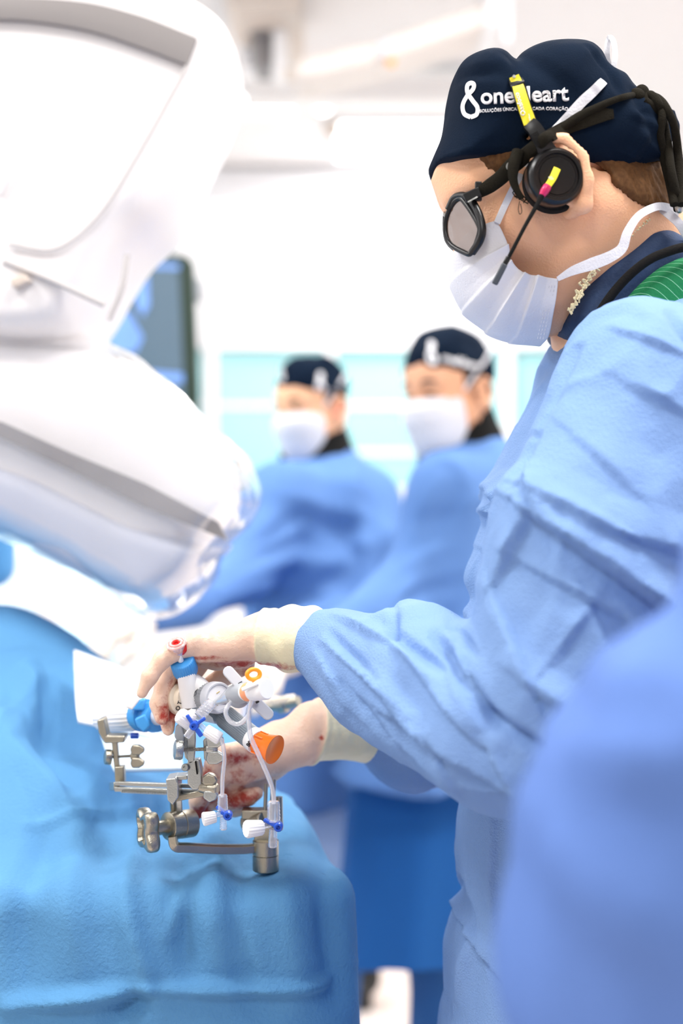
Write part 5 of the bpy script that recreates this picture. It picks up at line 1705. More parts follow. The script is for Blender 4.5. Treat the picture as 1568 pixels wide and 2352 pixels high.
def drape_mesh():
    na, nt, nsk = 760, 110, 150
    rc = 0.10
    cx, cy = (DX0 + DX1) / 2, (DY0 + DY1) / 2
    # rounded rectangle perimeter, starting at the front left corner
    per = []
    def arc(cxx, cyy, a0, a1, n):
        for k in range(n): a = a0 + (a1 - a0) * k / n; per.append((cxx + rc * math.cos(a), cyy + rc * math.sin(a)))
    nx, ny, nc = 300, 60, 20
    for k in range(nx): per.append((DX0 + rc + (DX1 - DX0 - 2 * rc) * k / nx, DY0))
    arc(DX1 - rc, DY0 + rc, -math.pi / 2, 0, nc)
    for k in range(ny): per.append((DX1, DY0 + rc + (DY1 - DY0 - 2 * rc) * k / ny))
    arc(DX1 - rc, DY1 - rc, 0, math.pi / 2, nc)
    for k in range(nx): per.append((DX1 - rc - (DX1 - DX0 - 2 * rc) * k / nx, DY1))
    arc(DX0 + rc, DY1 - rc, math.pi / 2, math.pi, nc)
    for k in range(ny): per.append((DX0, DY1 - rc - (DY1 - DY0 - 2 * rc) * k / ny))
    arc(DX0 + rc, DY0 + rc, math.pi, 1.5 * math.pi, nc)
    per = np.array(per, np.float32); na = len(per)
    tr_ = np.clip((per[:, 1] - 1.40) / 0.5, 0, 1) * np.clip((per[:, 0] + 0.6) / 0.6, 0, 1)
    per[:, 0] -= 0.13 * tr_
    nxt = np.roll(per, -1, 0) - np.roll(per, 1, 0)
    nrm = np.stack([nxt[:, 1], -nxt[:, 0]], 1); nrm /= np.linalg.norm(nrm, axis=1, keepdims=True)
    c = np.array([cx, cy], np.float32)
    s = np.cumsum(np.linalg.norm(np.roll(per, -1, 0) - per, axis=1))
    rows = []; r = 0.035
    # top: blend from a spine line to the perimeter so rows follow the table
    spine = np.stack([np.clip(per[:, 0], DX0 + 0.5, DX1 - 0.5), np.full(na, cy)], 1)
    for i in range(nt + 1):
        q = spine + (per - nrm * r - spine) * (i / nt)
        rows.append(np.stack([q[:, 0], q[:, 1], htop(q[:, 0], q[:, 1])], 1))
    edge = rows[-1]
    for k in range(1, 8):
        a = k / 8 * math.pi / 2
        rows.append(np.stack([edge[:, 0] + nrm[:, 0] * r * math.sin(a), edge[:, 1] + nrm[:, 1] * r * math.sin(a), edge[:, 2] - r * (1 - math.cos(a))], 1))
    ze = edge[:, 2] - r
    for k in range(nsk + 1):
        tt = k / nsk
        z = ze + (0.30 - ze) * tt
        fl = 0.035 * tt + tt * 0.030 * (vnoise(np.stack([s, s * 0, np.full(na, tt * 0.5)], 1), 3.2, 4) + 0.5 * vnoise(np.stack([s, s * 0, np.full(na, tt * 0.8)], 1), 7.5, 6))
        rows.append(np.stack([per[:, 0] + nrm[:, 0] * fl, per[:, 1] + nrm[:, 1] * fl, z], 1))
    co = np.concatenate(rows).astype(np.float32)
    n = len(rows)
    i = np.arange(n - 1)[:, None]; j = np.arange(na)[None]
    a = i * na + j; b = i * na + (j + 1) % na
    fa = np.stack([a, a + na, b + na, b], -1).reshape(-1, 4)
    vn = vnormals(co, fa)
    if vn[:, 2].sum() < 0: fa = fa[:, ::-1]; vn = -vn
    FD = [  # front face creases: (px, py)
        (0, 1945, 220, 1950, 4, 12, 1.34), (220, 1950, 300, 1935, 4, 12, 1.34), (640, 1998, 790, 2012, 5, 12, 1.33), (0, 2335, 330, 2290, 12, 30, 1.30), (330, 2290, 760, 2300, 10, 22, 1.30), (260, 2020, 345, 2290, 9, 40, 1.31),
        (345, 2290, 250, 2352, -10, 40, 1.3), (400, 2050, 430, 2250, -10, 50, 1.31), (470, 1960, 520, 2200, 7, 60, 1.31), (520, 2050, 600, 2330, -8, 60, 1.31), (560, 2120, 600, 2290, 7, 50, 1.31), (40, 1950, 60, 2300, -7, 60, 1.31), (120, 1960, 180, 2280, 6, 60, 1.31),
        (650, 2020, 690, 2300, 6, 60, 1.31), (740, 2010, 780, 2330, -6, 40, 1.31), (415, 2050, 390, 2160, 8, 26, 1.31),
        (60, 1620, 200, 1760, -22, 40, 1.6), (0, 1700, 160, 1900, 12, 50, 1.45), (200, 1780, 330, 1960, -9, 40, 1.38), (560, 1960, 520, 1850, 6, 30, 1.38), (640, 1860, 780, 1980, -10, 30, 1.4), (660, 1810, 770, 1930, 10, 26, 1.45),
        (0, 1560, 60, 1640, 10, 30, 1.6), (140, 1560, 200, 1690, 10, 34, 1.62)]
    st = co.copy()
    d = 0.007 * fbm(st, 4, 2, 2) + 0.012 * crumple(st, 6, 12) + 0.0022 * crumple(st, 20, 14) + 0.006 * crease(st, 3.5, 3, 9) + 0.0025 * crease(st, 8, 5, 7)
    d += 1.8 * folds(co, FD, 1.33)
    co = co + vn * d[:, None]
    me = npmesh('patient_drape', co, fa)
    o = link('patient_drape', me, DRAPE, None)
    m2 = o.modifiers.new('thickness', 'SOLIDIFY'); m2.thickness = 0.0012
    return o


dr = drape_mesh()
recenter(dr); tag(dr, 'large sky blue sterile drape covering the patient and table, in the foreground', 'drape')


def sheet(name, corners, m, n=40, amp=0.01, scale=14, seed=1, thick=0.002, lift=0.0):
    """soft cloth over four corner points"""
    a, b, c, d = [Vector(q) for q in corners]
    co = []
    for i in range(n + 1):
        for j in range(n + 1):
            u, v = i / n, j / n
            co.append(a * (1 - u) * (1 - v) + b * u * (1 - v) + c * u * v + d * (1 - u) * v)
    co = np.array([tuple(q) for q in co], np.float32)
    uu = np.repeat(np.arange(n + 1) / n, n + 1); vv = np.tile(np.arange(n + 1) / n, n + 1)
    co[:, 2] += lift * np.sin(np.pi * uu) * np.sin(np.pi * vv)
    i, j = np.meshgrid(np.arange(n), np.arange(n), indexing='ij')
    k = (i * (n + 1) + j).reshape(-1)
    fa = np.stack([k, k + n + 1, k + n + 2, k + 1], 1)
    co = co + vnormals(co, fa) * (amp * (crumple(co, scale, seed) + 0.5 * fbm(co, scale * 0.6, seed)))[:, None]
    o = link(name, npmesh(name, co, fa), m)
    s_ = o.modifiers.new('thickness', 'SOLIDIFY'); s_.thickness = thick
    return o


o = sheet('towel', [P(170, 1500, 1.72), P(345, 1570, 1.68), P(345, 1700, 1.56), P(180, 1668, 1.58)], WHITECLOTH, 40, 0.007, 12, 3, 0.004, 0.01)
recenter(o); tag(o, 'white towel laid on the drape behind the left clamp', 'towel')
o = sheet('absorbent_pad', [P(225, 1680, 1.60), P(400, 1690, 1.62), P(420, 1775, 1.50), P(262, 1782, 1.47)], mat('pale_pad', (0.66, 0.80, 0.92), 0.8), 40, 0.008, 12, 5, 0.004, 0.008)
recenter(o); tag(o, 'pale absorbent pad on the drape below the left catheter handle', 'pad')
# small dark caster seen on the floor between drape and gown
c = P(828, 2243, 3.9)
t = empty('floor_pedal', (c.x, 3.9, 0), 'small dark foot pedal on the floor right of the drape edge', 'foot pedal')
MB().lathe((c.x, 3.88, c.z), (c.x, 3.93, c.z), [(0, 0.045), (0.1, 0.055), (0.9, 0.055), (1, 0.045)], 32).build('wheel', SHOE, t)
MB().box((c.x - 0.02, 3.9, c.z / 2), (0.10, 0.12, max(c.z, 0.03))).build('base', SHOE, t, True, 0.01)

# ================================================================== metal clamp stand and catheter gear (in focus)
YK = 1.32


def K(px, py, dy=0.0): return P(px, py, YK + dy)


def r_(px, dy=0.0): return R(px, YK + dy)


stand = empty('clamp_stand', P(612, 2003, 1.385), 'brushed steel stand with star knob and slotted rail carrying the catheter handles', 'clamp')


def star(c, n, rad, thick, hole=0.0):
    """four-lobed hand knob"""
    c = Vector(c); mb = MB(); u, v, d = mb.frame(n)
    prof = [(0, 0.80), (0.12, 0.95), (0.30, 1.0), (0.70, 1.0), (0.88, 0.95), (1, 0.80)]
    rings = []
    N = 64
    for t, s in prof:
        ring = []
        for i in range(N):
            a = 2 * math.pi * i / N + math.pi / 4
            rr = rad * s * (0.80 + 0.20 * math.cos(4 * (a - math.pi / 4)) ** 1 if True else 1)
            ring.append(c + d * thick * (t - 0.5) + u * math.cos(a) * rr + v * math.sin(a) * rr)
        rings.append(ring)
    # dished outer face
    rings.append([c + d * thick * 0.5 + (p - c - d * thick * 0.5) * 0.80 for p in rings[-1]])
    rings.append([c + d * thick * 0.22 + (p - c - d * thick * 0.5) * 0.9 for p in rings[-1]])
    mb.loft(rings)
    return mb


nst = Vector((-0.86, -0.40, -0.04)).normalized()
ck = K(340, 1906, 0.03)
kb = star(ck, nst, r_(60), r_(34)).build('star_knob', METAL_B, stand)
a, b = ck, K(440, 1890, 0.07)
ax_ = (K(441, 1893, 0.055) - K(355, 1903, 0.028))
MB().cyl(K(352, 1904, 0.028), K(392, 1897, 0.04), r_(17)).build('knob_stem', METAL_B, stand)
MB().lathe(K(384, 1898, 0.036), K(441, 1890, 0.056), [(0, r_(30)), (0.03, r_(33)), (0.48, r_(33)), (0.50, r_(31)), (0.52, r_(33.5)), (0.97, r_(33.5)), (1, r_(31))], 40).build('collar', METAL_B, stand)
# L-shaped lower bar
lb = MB()
pts = [(396, 1920), (399, 1938), (408, 1946), (430, 1947), (500, 1950), (560, 1950), (596, 1946)]
path = catmull([K(x, y, 0.03 + (x - 396) * 0.00018) for x, y in pts], 6)
rings = []
for i, p in enumerate(path):
    d = (path[min(i + 1, len(path) - 1)] - path[max(i - 1, 0)]).normalized(); w = Vector((0, 1, 0)); h = d.cross(w).normalized()
    hh, ww = r_(10.5), 0.006
    rings.append([p + h * hh * 0.75 + w * ww, p + h * hh + w * ww * 0.6, p + h * hh - w * ww * 0.6, p + h * hh * 0.75 - w * ww, p - h * hh * 0.75 - w * ww, p - h * hh - w * ww * 0.6, p - h * hh + w * ww * 0.6, p - h * hh * 0.75 + w * ww])
lb.loft(rings).build('lower_bar', METAL_B, stand)
YP = 1.385
MB().lathe(P(610, 2000, YP), P(610, 1928, YP), [(0, R(27, YP)), (0.03, R(30, YP)), (0.50, R(30, YP)), (0.51, R(28.5, YP)), (0.53, R(30, YP)), (0.97, R(30, YP)), (1, R(27, YP))], 44).build('base_cylinder', METAL_B, stand)
MB().box(P(604, 1916, YP + 0.004), (R(40, YP), 0.016, R(40, YP))).build('end_block', METAL_B, stand, True, 0.002)
MB().cyl(P(622, 1930, YP + 0.01), P(628, 1790, YP + 0.02), R(6, YP)).build('post', METAL_B, stand)
MB().cyl(P(606, 1930, YP + 0.01), P(611, 1800, YP + 0.02), R(4.5, YP)).build('post', METAL_B, stand)
mb = MB(); mb.box(P(588, 1868, YP + 0.02), (R(66, YP), 0.018, R(22, YP))); mb.cyl(P(562, 1892, YP + 0.022), P(606, 1884, YP + 0.01), R(20, YP))
mb.build('rear_clamp', METAL_B, stand, True, 0.0015)
mb = MB(); mb.cyl(P(640, 1830, YP + 0.03), P(641, 1905, YP + 0.03), R(9, YP)); mb.build('rear_pin', METAL_B, stand)
# post from collar to rail
MB().bar(K(413, 1872, 0.045), K(410, 1818, 0.04), r_(13), r_(10), (1, 0, 0)).build('post', METAL, stand, True, 0.0008)
MB().cyl(K(399, 1875, 0.05), K(397, 1830, 0.045), r_(8)).build('threaded_pin', METAL_B, stand)
# toothed rail
mb = MB()
mb.bar(K(266, 1799, 0.055), K(462, 1806, 0.03), r_(9), 0.005, (0, 0, 1)); mb.bar(K(266, 1812, 0.055), K(462, 1819, 0.03), r_(11), 0.007, (0, 0, 1))
o = mb.build('rail', METAL, stand, True, 0.0006)
mb = MB()
for k in range(58):
    t = k / 57
    c = K(280, 1818, 0.048).lerp(K(455, 1826, 0.026), t)
    mb.box(c, (0.0007, 0.004, 0.0022))
mb.build('rail_teeth', METAL, o, False)['kind'] = 'stuff'
MB().bar(K(391, 1836, 0.028), K(474, 1820, 0.015), r_(14), r_(12), (0, 0, 1)).build('lower_rod', METAL_B, stand, True, 0.001)
mb = MB(); mb.poly([(380, 1790), (404, 1786), (410, 1800), (410, 1832), (396, 1850), (384, 1838)], YK + 0.012, 0.030); mb.build('carriage', METAL, stand, True, 0.0012)
MB().poly([(404, 1783), (430, 1781), (430, 1791), (404, 1793)], YK + 0.018, 0.02).build('carriage_lip', METAL, stand, True, 0.0008)
mb = MB(); mb.poly([(430, 1748), (458, 1744), (463, 1770), (463, 1800), (455, 1814), (441, 1814), (430, 1800)], YK + 0.004, 0.014); mb.build('hinge_block', METAL, stand, True, 0.0012)
MB().bar(K(449, 1748, 0.001), K(453, 1778, 0.001), r_(3), 0.003, (1, 0, 0)).build('hinge_slot', BLACKM, stand, False)
MB().lathe(K(431, 1762, 0.008), K(424, 1763, 0.000), [(0, r_(9)), (0.9, r_(9)), (1, r_(7.5)), (1, r_(4)), (0.8, r_(3.5))], 24).build('pivot_screw', METAL, stand)
# two upright jaws
mb = MB(); mb.poly([(433, 1650), (447, 1648), (449, 1700), (446, 1750), (434, 1756), (428, 1720)], YK + 0.004, 0.006); mb.build('jaw_arm', METAL, stand, True, 0.0008)
mb = MB(); mb.poly([(414, 1660), (426, 1652), (430, 1690), (434, 1750), (424, 1740), (419, 1704)], YK + 0.012, 0.006); mb.build('jaw_arm', METAL, stand, True, 0.0008)
mb = MB(); mb.poly([(403, 1668), (415, 1662), (423, 1690), (422, 1706), (408, 1706), (400, 1692)], YK + 0.006, 0.012); mb.build('jaw_pad', GREY, stand, True, 0.0012)
# thumb screw with threaded rod and wing nut
def screw(L_, R_, yy, dy, par, nut_m, s=1.0, YY=None, disc=True):
    Yk = (YY or YK) + dy
    if disc:
        MB().lathe(P(L_, yy, Yk - 0.002), P(L_ + 20 * s, yy + 1, Yk), [(0, R(16 * s, Yk)), (0.12, R(22 * s, Yk)), (0.8, R(23 * s, Yk)), (1, R(21 * s, Yk))], 32).build('screw_head', nut_m, par)
    n = 26; prof = []
    for k in range(n * 2 + 1): prof.append((k / (n * 2), R((4.6 if k % 2 else 3.7) * s, Yk)))
    MB().lathe(P(L_ + 10 * s, yy + 1, Yk), P(R_ + 8 * s, yy - 2, Yk), prof, 16).build('threaded_rod', METAL_B, par)
    w = MB()
    c = P(R_ + 18 * s, yy - 2, Yk)
    w.lathe(P(R_, yy - 1, Yk), P(R_ + 26 * s, yy - 2, Yk), [(0, R(9 * s, Yk)), (0.15, R(11 * s, Yk)), (0.85, R(11 * s, Yk)), (1, R(8 * s, Yk))], 24)
    w.build('wing_nut', nut_m, par)
    for sg in (-1, 1):
        q = MB()
        q.prism([P(R_ + 2 * s, yy + sg * 4 * s, Yk - 0.004), P(R_ + 26 * s, yy + sg * 4 * s, Yk - 0.006), P(R_ + 40 * s, yy + sg * 14 * s, Yk - 0.008), P(R_ + 38 * s, yy + sg * 26 * s, Yk - 0.008), P(R_ + 24 * s, yy + sg * 34 * s, Yk - 0.006), P(R_ + 4 * s, yy + sg * 34 * s, Yk - 0.004), P(R_ - 2 * s, yy + sg * 22 * s, Yk - 0.003)], (0, 0.009 * s, 0))
        q.build('wing', nut_m, par, True, 0.0014)


screw(399, 474, 1722, 0.0, stand, METAL)
MB().poly([(466, 1700), (478, 1694), (480, 1752), (468, 1744)], YK + 0.004, 0.01).build('nut_plate', METAL, stand, True, 0.001)
# lower thumb nut at the rail
Yk = YK + 0.008
w = MB(); w.lathe(K(460, 1808, 0.008), K(500, 1812, 0.004), [(0, r_(12)), (0.3, r_(14)), (0.9, r_(14)), (1, r_(11))], 24); w.build('wing_nut', METAL_B, stand)
for sg, xx in ((-1, 466), (1, 468)):
    c1_ = K(xx + 8, 1810 + sg * 18, 0.004)
    q = MB(); q.prism([K(xx, 1810 + sg * 6), K(xx + 26, 1810 + sg * 6), K(xx + 34, 1810 + sg * 16), K(xx + 28, 1810 + sg * 28), K(xx + 12, 1810 + sg * 34), K(xx - 2, 1810 + sg * 24)], (0, 0.01, 0)); q.build('wing', METAL_B if sg < 0 else METAL, stand, True, 0.0016)

# distal (far, left) clamp on the same rail: blurred copy of the near one
far = MB(); YL = YK + 0.16
far = MB(); far.bar(P(268, 1806, YK + 0.055), P(258, 1806, YL - 0.01), 0.008, 0.006); far.build('cross_link', METAL_B, stand, True, 0.001)
MB().poly([(262, 1762), (284, 1760), (286, 1800), (264, 1806)], YK + 0.07, 0.012).build('hinge_block', METAL_B, stand, True, 0.0012)
MB().poly([(254, 1690), (268, 1690), (274, 1766), (262, 1766)], YK + 0.075, 0.008).build('jaw_arm', METAL_B, stand, True, 0.001)
mb = MB(); mb.poly([(222, 1655), (238, 1650), (246, 1690), (288, 1690), (285, 1706), (240, 1708), (226, 1684)], YK + 0.072, 0.02); mb.build('cradle', METAL_B, stand, True, 0.0015)
screw(240, 300, 1738, 0.078, stand, METAL_B, 0.78)

# ---------------------------------------------------------------- catheter handle in the hand
hd = empty('catheter_handle', K(480, 1640), 'white and grey catheter handle with blue cap, wing lever and orange end, in gloved hand', 'catheter handle')
body = MB()
body.lathe(K(427, 1540, -0.002), K(437, 1618, 0.006), [(0, r_(20)), (0.15, r_(22)), (0.5, r_(22)), (1, r_(25))], 32)
body.build('y_connector', WHITEP, hd)
MB().lathe(K(440, 1556, 0.004), K(486, 1606, 0.004), [(0, r_(14)), (0.3, r_(20)), (1, r_(24))], 32).build('side_branch', WHITEP, hd)
cpb = MB(); cpb.lathe(K(416.5, 1514, -0.010), K(427, 1543, 0.004), [(0, r_(22)), (0.0, r_(26)), (0.05, r_(28.5)), (0.9, r_(29.5)), (1, r_(27))], rib=34, ribd=0.00045)
cpb.build('blue_cap', BLUECAP, hd, ang=60)
# luer hub with blood inside
nrm_ = (K(404, 1475, -0.020) - K(416, 1514, -0.010)).normalized()
hub = MB(); hub.lathe(K(416, 1516, -0.010), K(405, 1478, -0.020), [(0, r_(6)), (0.15, r_(8)), (0.45, r_(13)), (0.6, r_(17)), (0.85, r_(20)), (1.0, r_(21)), (1.04, r_(17)), (0.98, r_(10)), (0.7, r_(8))], 36, cap=False)
hub.build('luer_hub', CLEARP, hd)
h2 = K(404, 1476, -0.0215)
MB().torus(h2, nrm_, r_(13), r_(2.6)).build('hub_ring', CLEARP, hd)
MB().torus(h2 - nrm_ * 0.001, nrm_, r_(21), r_(3.2)).build('hub_rim', CLEARP, hd)
MB().lathe(K(405, 1481, -0.019), K(404.3, 1476.5, -0.0208), [(0, r_(6)), (0.5, r_(8.5)), (1, r_(8.5)), (0.9, r_(5)), (0.4, r_(3))], 24).build('blood_fill', BLOOD, hd)
MB().tube([K(419, 1500, -0.0175), K(424, 1494, -0.020), K(426, 1484, -0.020), K(425, 1472, -0.020)], r_(3.0), radii=[r_(5), r_(5), r_(2.6), r_(1.2)]).build('blood_drop', BLOOD, hd)
MB().tube([K(415, 1517, -0.012), K(413, 1508, -0.016), K(411, 1498, -0.018)], r_(5), radii=[r_(7), r_(6), r_(5)]).build('hub_stem', WHITEP, hd)
# ivory flange ring at the left
fl = MB(); fl.lathe(K(404, 1606, 0.014), K(428, 1604, 0.006), [(0, r_(34)), (0.08, r_(36)), (0.45, r_(36)), (0.55, r_(33)), (0.6, r_(29)), (1, r_(28))], 44)
fl = fl.build('flange', CREAMP, hd)
tm = fit(text_mesh('O T', 1.0, 0, 0, 0.02))
add_stuck('flange_mark', tm, fl, mp_line(411, 1633, 418, 1612), INK, fl, 0.0006, 0.0003)
# ribbed grey knob with white face
kn_a, kn_b = K(446, 1597, 0.022), K(502, 1603, -0.014)
kg = MB(); kg.lathe(kn_a, kn_b, [(0, r_(28)), (0.04, r_(32)), (0.72, r_(33)), (0.74, r_(35)), (0.80, r_(36))], rib=30, ribd=0.0005)
kg.build('grey_knob', GREY, hd, ang=60)
dkn = (kn_b - kn_a)
MB().lathe(kn_a + dkn * 0.80, kn_a + dkn * 1.02, [(0, r_(36.5)), (0.8, r_(36.5)), (1, r_(34)), (1, r_(30.5)), (0.85, r_(30))], 48).build('knob_rim', GREYL, hd)
fc = MB(); fc.lathe(kn_a + dkn * 0.84, kn_a + dkn * 0.99, [(0, r_(30)), (0.9, r_(30)), (1, r_(28.5))], 48)
fc = fc.build('knob_face', WHITEP, hd)
u_, v_, _ = MB().frame(dkn)
ctr = kn_a + dkn * 0.992
def onface(px, py, e=0.0):
    # point on the tilted white face
    d = (P(px, py, 1) - Vector((0, 0, CAMZ))); o = Vector((0, 0, CAMZ)); n = dkn.normalized()
    t = (ctr - o).dot(n) / d.dot(n)
    return o + d * t + n * e
mk_ = MB(); mk_.bar(onface(497, 1593), onface(504, 1588), 0.0009, 0.0006); mk_.bar(onface(494, 1614), onface(500, 1620), 0.0009, 0.0006)
mk_.build('face_mark', GOLD, fc, False)
mk_ = MB(); mk_.bar(onface(496, 1605), onface(507, 1617), 0.0004, 0.0006); mk_.bar(onface(507, 1617), onface(520, 1617), 0.0004, 0.0006)
mk_.build('face_line', INK, fc, False)
mk_ = MB()
for k in range(3):
    mk_.tube([K(445 + k * 2.4, 1601 - k * 2.0, -0.0125 + k * 0.0016 - 0.0), K(446.5 + k * 2.4, 1592 - k * 2.0, -0.0125 + k * 0.0016), K(449 + k * 2.4, 1586 - k * 2, -0.0115 + k * 0.0016)], 0.00025, 6)
mk_.build('knob_mark', INK, fc, False)
# cone from the face to the lever hub
MB().lathe(K(494, 1614, -0.018), K(535, 1594, -0.034), [(0, r_(6)), (0.3, r_(10)), (1, r_(19))], 28).build('clear_cone', clear('grey_clear', (0.62, 0.66, 0.72, 1), 0.8, 0.12, 0.7), hd)
# wing lever: rounded bar with hub and two blades, near side, slightly out of focus
wl = empty('wing_lever', K(565, 1600, -0.06), 'grey two-winged lever with white knob and orange ring on the catheter handle', 'lever')
bpy.data.objects.remove(wl)
hubm = MB(); hubm.lathe(K(532, 1596, -0.032), K(566, 1588, -0.060), [(0, r_(15)), (0.15, r_(21)), (0.6, r_(24)), (0.9, r_(22)), (1, r_(18))], 36)
hubm.ball(K(548, 1604, -0.042), (r_(24), r_(20), r_(22)))
hubm = hubm.build('lever_hub', GREY, hd)
def blade(p1, p2, w):
    a = Vector(p1); b = Vector(p2); d = (b - a).normalized(); n = Vector((0.25, -1, 0.1)); n = (n - d * n.dot(d)).normalized(); s = d.cross(n)
    o = []
    for k in range(7): an = math.pi / 2 + math.pi * k / 6; o.append(a + d * math.cos(an) * w * 0.45 + s * math.sin(an) * w * 0.5)
    for k in range(7): an = -math.pi / 2 + math.pi * k / 6; o.append(b + d * math.cos(an) * w * 0.45 + s * math.sin(an) * w * 0.5)
    return MB().prism(o, n * 0.0035)
blade(K(524, 1543, -0.048), K(572, 1596, -0.052), r_(25)).build('lever_wing', GREYL, hd, True, 0.001)
blade(K(572, 1600, -0.052), K(615, 1641, -0.052), r_(26)).build('lever_wing', GREYL, hd, True, 0.001)
mk_ = MB(); mk_.box(K(552, 1569, -0.0565), (r_(9), 0.0012, r_(5)), (Vector((1, 0, 0.55)), Vector((0, 1, 0)), Vector((-0.55, 0, 1)))); mk_.box(K(591, 1612, -0.0565), (r_(8), 0.0012, r_(5)), (Vector((1, 0, 0.55)), Vector((0, 1, 0)), Vector((-0.55, 0, 1))))
mk_.build('wing_mark', INK, hd, False)
MB().lathe(K(560, 1590, -0.058), K(613, 1582, -0.080), [(0, r_(17)), (0.04, r_(19)), (0.35, r_(20)), (0.37, r_(22)), (0.93, r_(24)), (1, r_(21))], 40).build('white_knob', WHITEP, hd)
MB().lathe(K(566, 1590, -0.060), K(579, 1587, -0.0655), [(0, r_(20.3)), (1, r_(21.3))], 36).build('orange_band', mat('peach_orange', (0.95, 0.36, 0.16), 0.4), hd)
MB().bar(K(556, 1584, -0.075), K(592, 1569, -0.086), r_(9), r_(8)).build('white_tab', WHITEP, hd, True, 0.0012)
MB().torus(K(582, 1549, -0.075), Vector((0.5, -1, 0.05)), r_(15), r_(5), e=0.72).build('orange_ring', AMBER, hd)
MB().bar(K(583, 1562, -0.075), K(586, 1574, -0.075), r_(9), r_(7), (1, 0, 0)).build('ring_stem', AMBER, hd, True, 0.001)
# grey barrel towards lower right with orange bell
ba, bb = K(478, 1616, 0.030), K(582, 1698, -0.010)
MB().lathe(ba, bb, [(0, r_(20)), (0.36, r_(22)), (0.37, r_(26)), (0.40, r_(27)), (0.93, r_(27)), (1.0, r_(26))], rib=34, ribd=0.0004).build('grey_barrel', mat('slate_plastic', (0.20, 0.24, 0.28), 0.4), hd, ang=60)
MB().lathe(K(455, 1640, 0.035), K(500, 1642, 0.024), [(0, r_(14)), (1, r_(22))], 28).build('barrel_neck', WHITEP, hd)
wr = MB(); wr.lathe(K(578, 1695, -0.009), K(592, 1705, -0.015), [(0, r_(27)), (0.1, r_(28)), (1, r_(28.5))], 40); wr = wr.build('white_band', WHITEP, hd)
add_stuck('band_mark', fit(text_mesh('80', 1.0, 0, 0, 0.02)), wr, mp_line(572, 1716, 579, 1705), INK, wr, 0.0006, 0.0003)
bl = MB(); bl.lathe(K(590, 1704, -0.014), K(631, 1722, -0.025), [(0, r_(25)), (0.15, r_(27)), (0.45, r_(27)), (0.8, r_(31)), (0.95, r_(34)), (1, r_(34)), (1.0, r_(30)), (0.97, r_(28))], 48)
bl.build('orange_bell', ORANGE, hd)
bl = MB()
for k in range(8):
    an = k * math.pi / 4
    a_ = K(592, 1705, -0.015); u2, v2, d2 = bl.frame(K(631, 1722, -0.025) - K(590, 1704, -0.014))
    q = (u2 * math.cos(an) + v2 * math.sin(an)) * r_(27)
    bl.bar(a_ + q, a_ + q + d2 * r_(22), 0.0012, 0.0015)
bl.build('bell_rib', ORANGE, hd, False)

# ---------------------------------------------------------------- stopcocks and tubing
def stopcock(name_label, c, arms, capdef, luers, grp=None):
    t = empty('stopcock', c, name_label, 'stopcock')
    h = MB(); h.lathe(Vector(c) + Vector((0, 0.006, 0)), Vector(c) - Vector((0, 0.004, 0)), [(0, r_(9)), (0.1, r_(10.5)), (0.8, r_(10.5)), (1, r_(8)), (1, r_(5)), (0.7, r_(4.5))], 24)
    h.build('valve_hub', BLUES, t)
    for (x, y, dy, w) in arms:
        e = K(x, y, dy)
        MB().bar(Vector(c) - Vector((0, 0.001, 0)), e, r_(w), 0.004, (0, 0, 1)).build('handle_arm', BLUES, t, True, 0.0009)
    for (a, b, ra, rb) in capdef:
        MB().lathe(a, b, [(0, ra * 0.9), (0.06, ra), (0.9, rb), (1, rb * 0.88)], rib=16, ribd=0.0005).build('white_cap', WHITEP, t, ang=50)
    for (a, b, ra, rb) in luers:
        l = MB(); n = 6; prof = [(0, ra * .85)]
        for k in range(n): prof += [((k + 0.2) / n, ra + (rb - ra) * k / n), ((k + 0.7) / n, (ra + (rb - ra) * k / n) * 0.9)]
        prof.append((1, rb * 0.8)); l.lathe(a, b, prof, 24).build('clear_port', CLEAR, t)
    return t


stopcock('clear stopcock with a blue three-armed handle, topmost, in front of the grey knob', K(446, 1667, -0.042),
         [(429, 1642, -0.043, 8), (471, 1649, -0.043, 8), (463, 1691, -0.043, 10)],
         [(K(440, 1660, -0.030), K(411, 1642, -0.036), r_(20), r_(18)), (K(472, 1676, -0.040), K(505, 1697, -0.042), r_(14), r_(15))],
         [(K(443, 1672, -0.038), K(427, 1694, -0.040), r_(9), r_(8)), (K(457, 1645, -0.038), K(487, 1612, -0.034), r_(14), r_(14)), (K(459, 1665, -0.038), K(474, 1677, -0.040), r_(6), r_(6))])
stopcock('clear stopcock with blue valve hanging on the left thin tube', K(523, 1873, -0.030),
         [(508, 1864, -0.030, 9), (498, 1852, -0.026, 8)], [(K(495, 1876, -0.028), K(466, 1882, -0.032), r_(13), r_(16))],
         [(K(511, 1862, -0.026), K(511, 1824, -0.026), r_(13), r_(11)), (K(512, 1876, -0.026), K(513, 1906, -0.026), r_(7), r_(9)), (K(497, 1872, -0.028), K(512, 1868, -0.027), r_(6), r_(6))])
stopcock('clear stopcock with blue valve hanging on the longer tube beside the steel post', K(639, 1899, -0.046),
         [(622, 1890, -0.045, 9), (606, 1882, -0.044, 8)], [(K(602, 1901, -0.046), K(564, 1905, -0.054), r_(17), r_(20))],
         [(K(628, 1888, -0.042), K(628, 1840, -0.042), r_(16), r_(14)), (K(627, 1904, -0.042), K(626, 1946, -0.042), r_(9), r_(11)), (K(600, 1897, -0.044), K(622, 1894, -0.042), r_(7), r_(7))])
TUBE = clear('tube_plastic', (0.88, 0.89, 0.94, 1), 0.9, 0.1, 0.36)
o = MB().tube([K(505, 1692, -0.042), K(512, 1712, -0.040), K(515, 1745, -0.034), K(511, 1785, -0.030), K(510, 1830, -0.026)], r_(4.6)).build('tube', TUBE)
recenter(o); tag(o, 'short clear tube hanging from the topmost stopcock to the left lower one', 'tube')
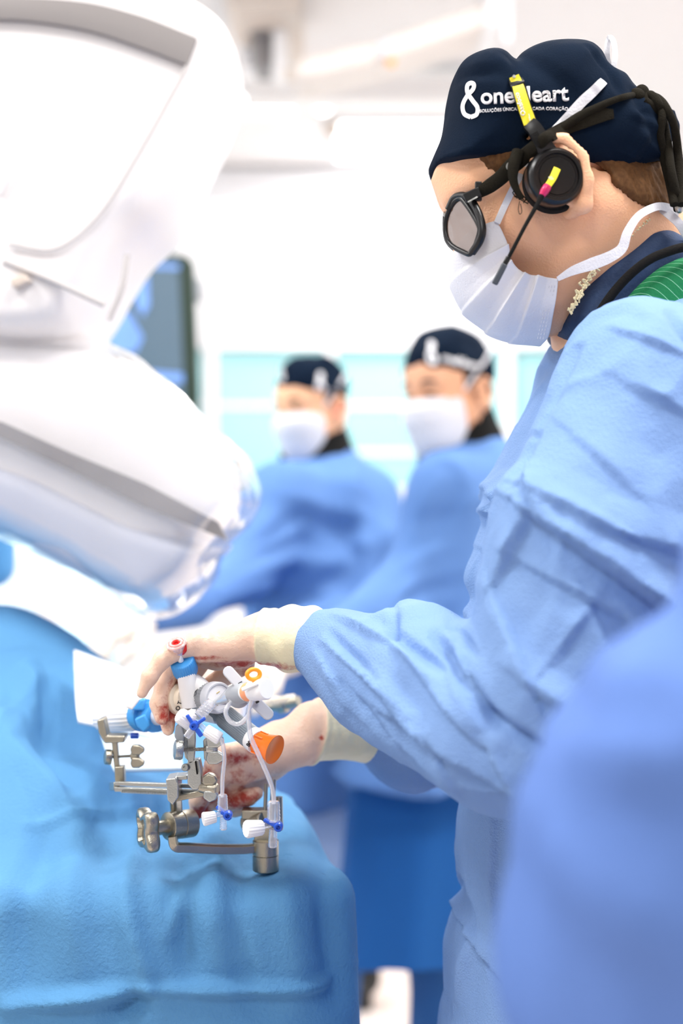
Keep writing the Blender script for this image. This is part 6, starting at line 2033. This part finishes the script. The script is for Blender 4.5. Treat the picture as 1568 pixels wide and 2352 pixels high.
o = MB().tube([K(582, 1600, -0.070), K(575, 1618, -0.068), K(571, 1640, -0.062), K(575, 1690, -0.055), K(592, 1730, -0.052), K(612, 1775, -0.048), K(625, 1810, -0.044), K(629, 1845, -0.042)], r_(5.6)).build('tube', TUBE)
recenter(o); tag(o, 'long clear tube hanging from the white knob down to the right stopcock', 'tube')
o = MB().tube([K(532, 1612, -0.046), K(521, 1625, -0.050), K(519, 1643, -0.052), K(532, 1660, -0.054), K(550, 1662, -0.056), K(567, 1646, -0.060), K(574, 1622, -0.066)], r_(5.2)).build('tube', TUBE)
recenter(o); tag(o, 'small curved loop of clear tube between the lever hub and the long tube', 'tube')

# ---------------------------------------------------------------- second catheter handle, left and behind
YH = 1.42
h2_ = empty('catheter_handle', P(280, 1650, YH), 'white ribbed catheter handle with blue clip, blurred at the left clamp', 'catheter handle')
MB().lathe(P(228, 1648, YH + 0.04), P(318, 1642, YH + 0.0), [(0, R(24, YH)), (0.08, R(32, YH)), (0.35, R(35, YH)), (0.85, R(37, YH)), (1, R(33, YH))], rib=22, ribd=0.0008).build('barrel', WHITEP, h2_, ang=60)
MB().lathe(P(314, 1642, YH), P(362, 1646, YH - 0.02), [(0, R(31, YH)), (0.2, R(37, YH)), (0.45, R(38, YH)), (0.5, R(30, YH)), (0.75, R(30, YH)), (0.8, R(37, YH)), (1, R(35, YH))], 36).build('blue_collar', BLUECAP, h2_)
MB().poly([(300, 1632), (322, 1606), (334, 1606), (330, 1632)], YH - 0.03, 0.012).build('blue_clip', BLUECAP, h2_, True, 0.002)
MB().poly([(308, 1652), (332, 1640), (345, 1668), (330, 1684), (314, 1670)], YH - 0.034, 0.012).build('blue_clip', BLUECAP, h2_, True, 0.002)
MB().poly([(284, 1624), (310, 1600), (322, 1606), (304, 1632)], YH - 0.03, 0.01).build('white_clip', WHITEP, h2_, True, 0.002)
MB().cyl(P(318, 1690, YH), P(300, 1690, YH), R(7, YH)).build('port', BLUES, h2_)
MB().cyl(P(362, 1646, YH - 0.02), P(404, 1612, YK + 0.02), R(20, YH)).build('shaft', WHITEP, h2_)

# beige clamp piece behind the hands
t = empty('rear_connector', P(648, 1620, 1.62), 'blurred beige metal connector between the two gloved hands', 'connector')
MB().lathe(P(612, 1626, 1.62), P(686, 1610, 1.60), [(0, R(8, 1.6)), (0.15, R(12, 1.6)), (0.35, R(13, 1.6)), (0.4, R(20, 1.6)), (0.6, R(20, 1.6)), (0.65, R(14, 1.6)), (1, R(12, 1.6))], 28).build('barrel', METAL_B, t)
MB().poly([(618, 1606), (676, 1598), (682, 1612), (624, 1622)], 1.6, 0.02).build('bracket', CREAMP, t, True, 0.002)
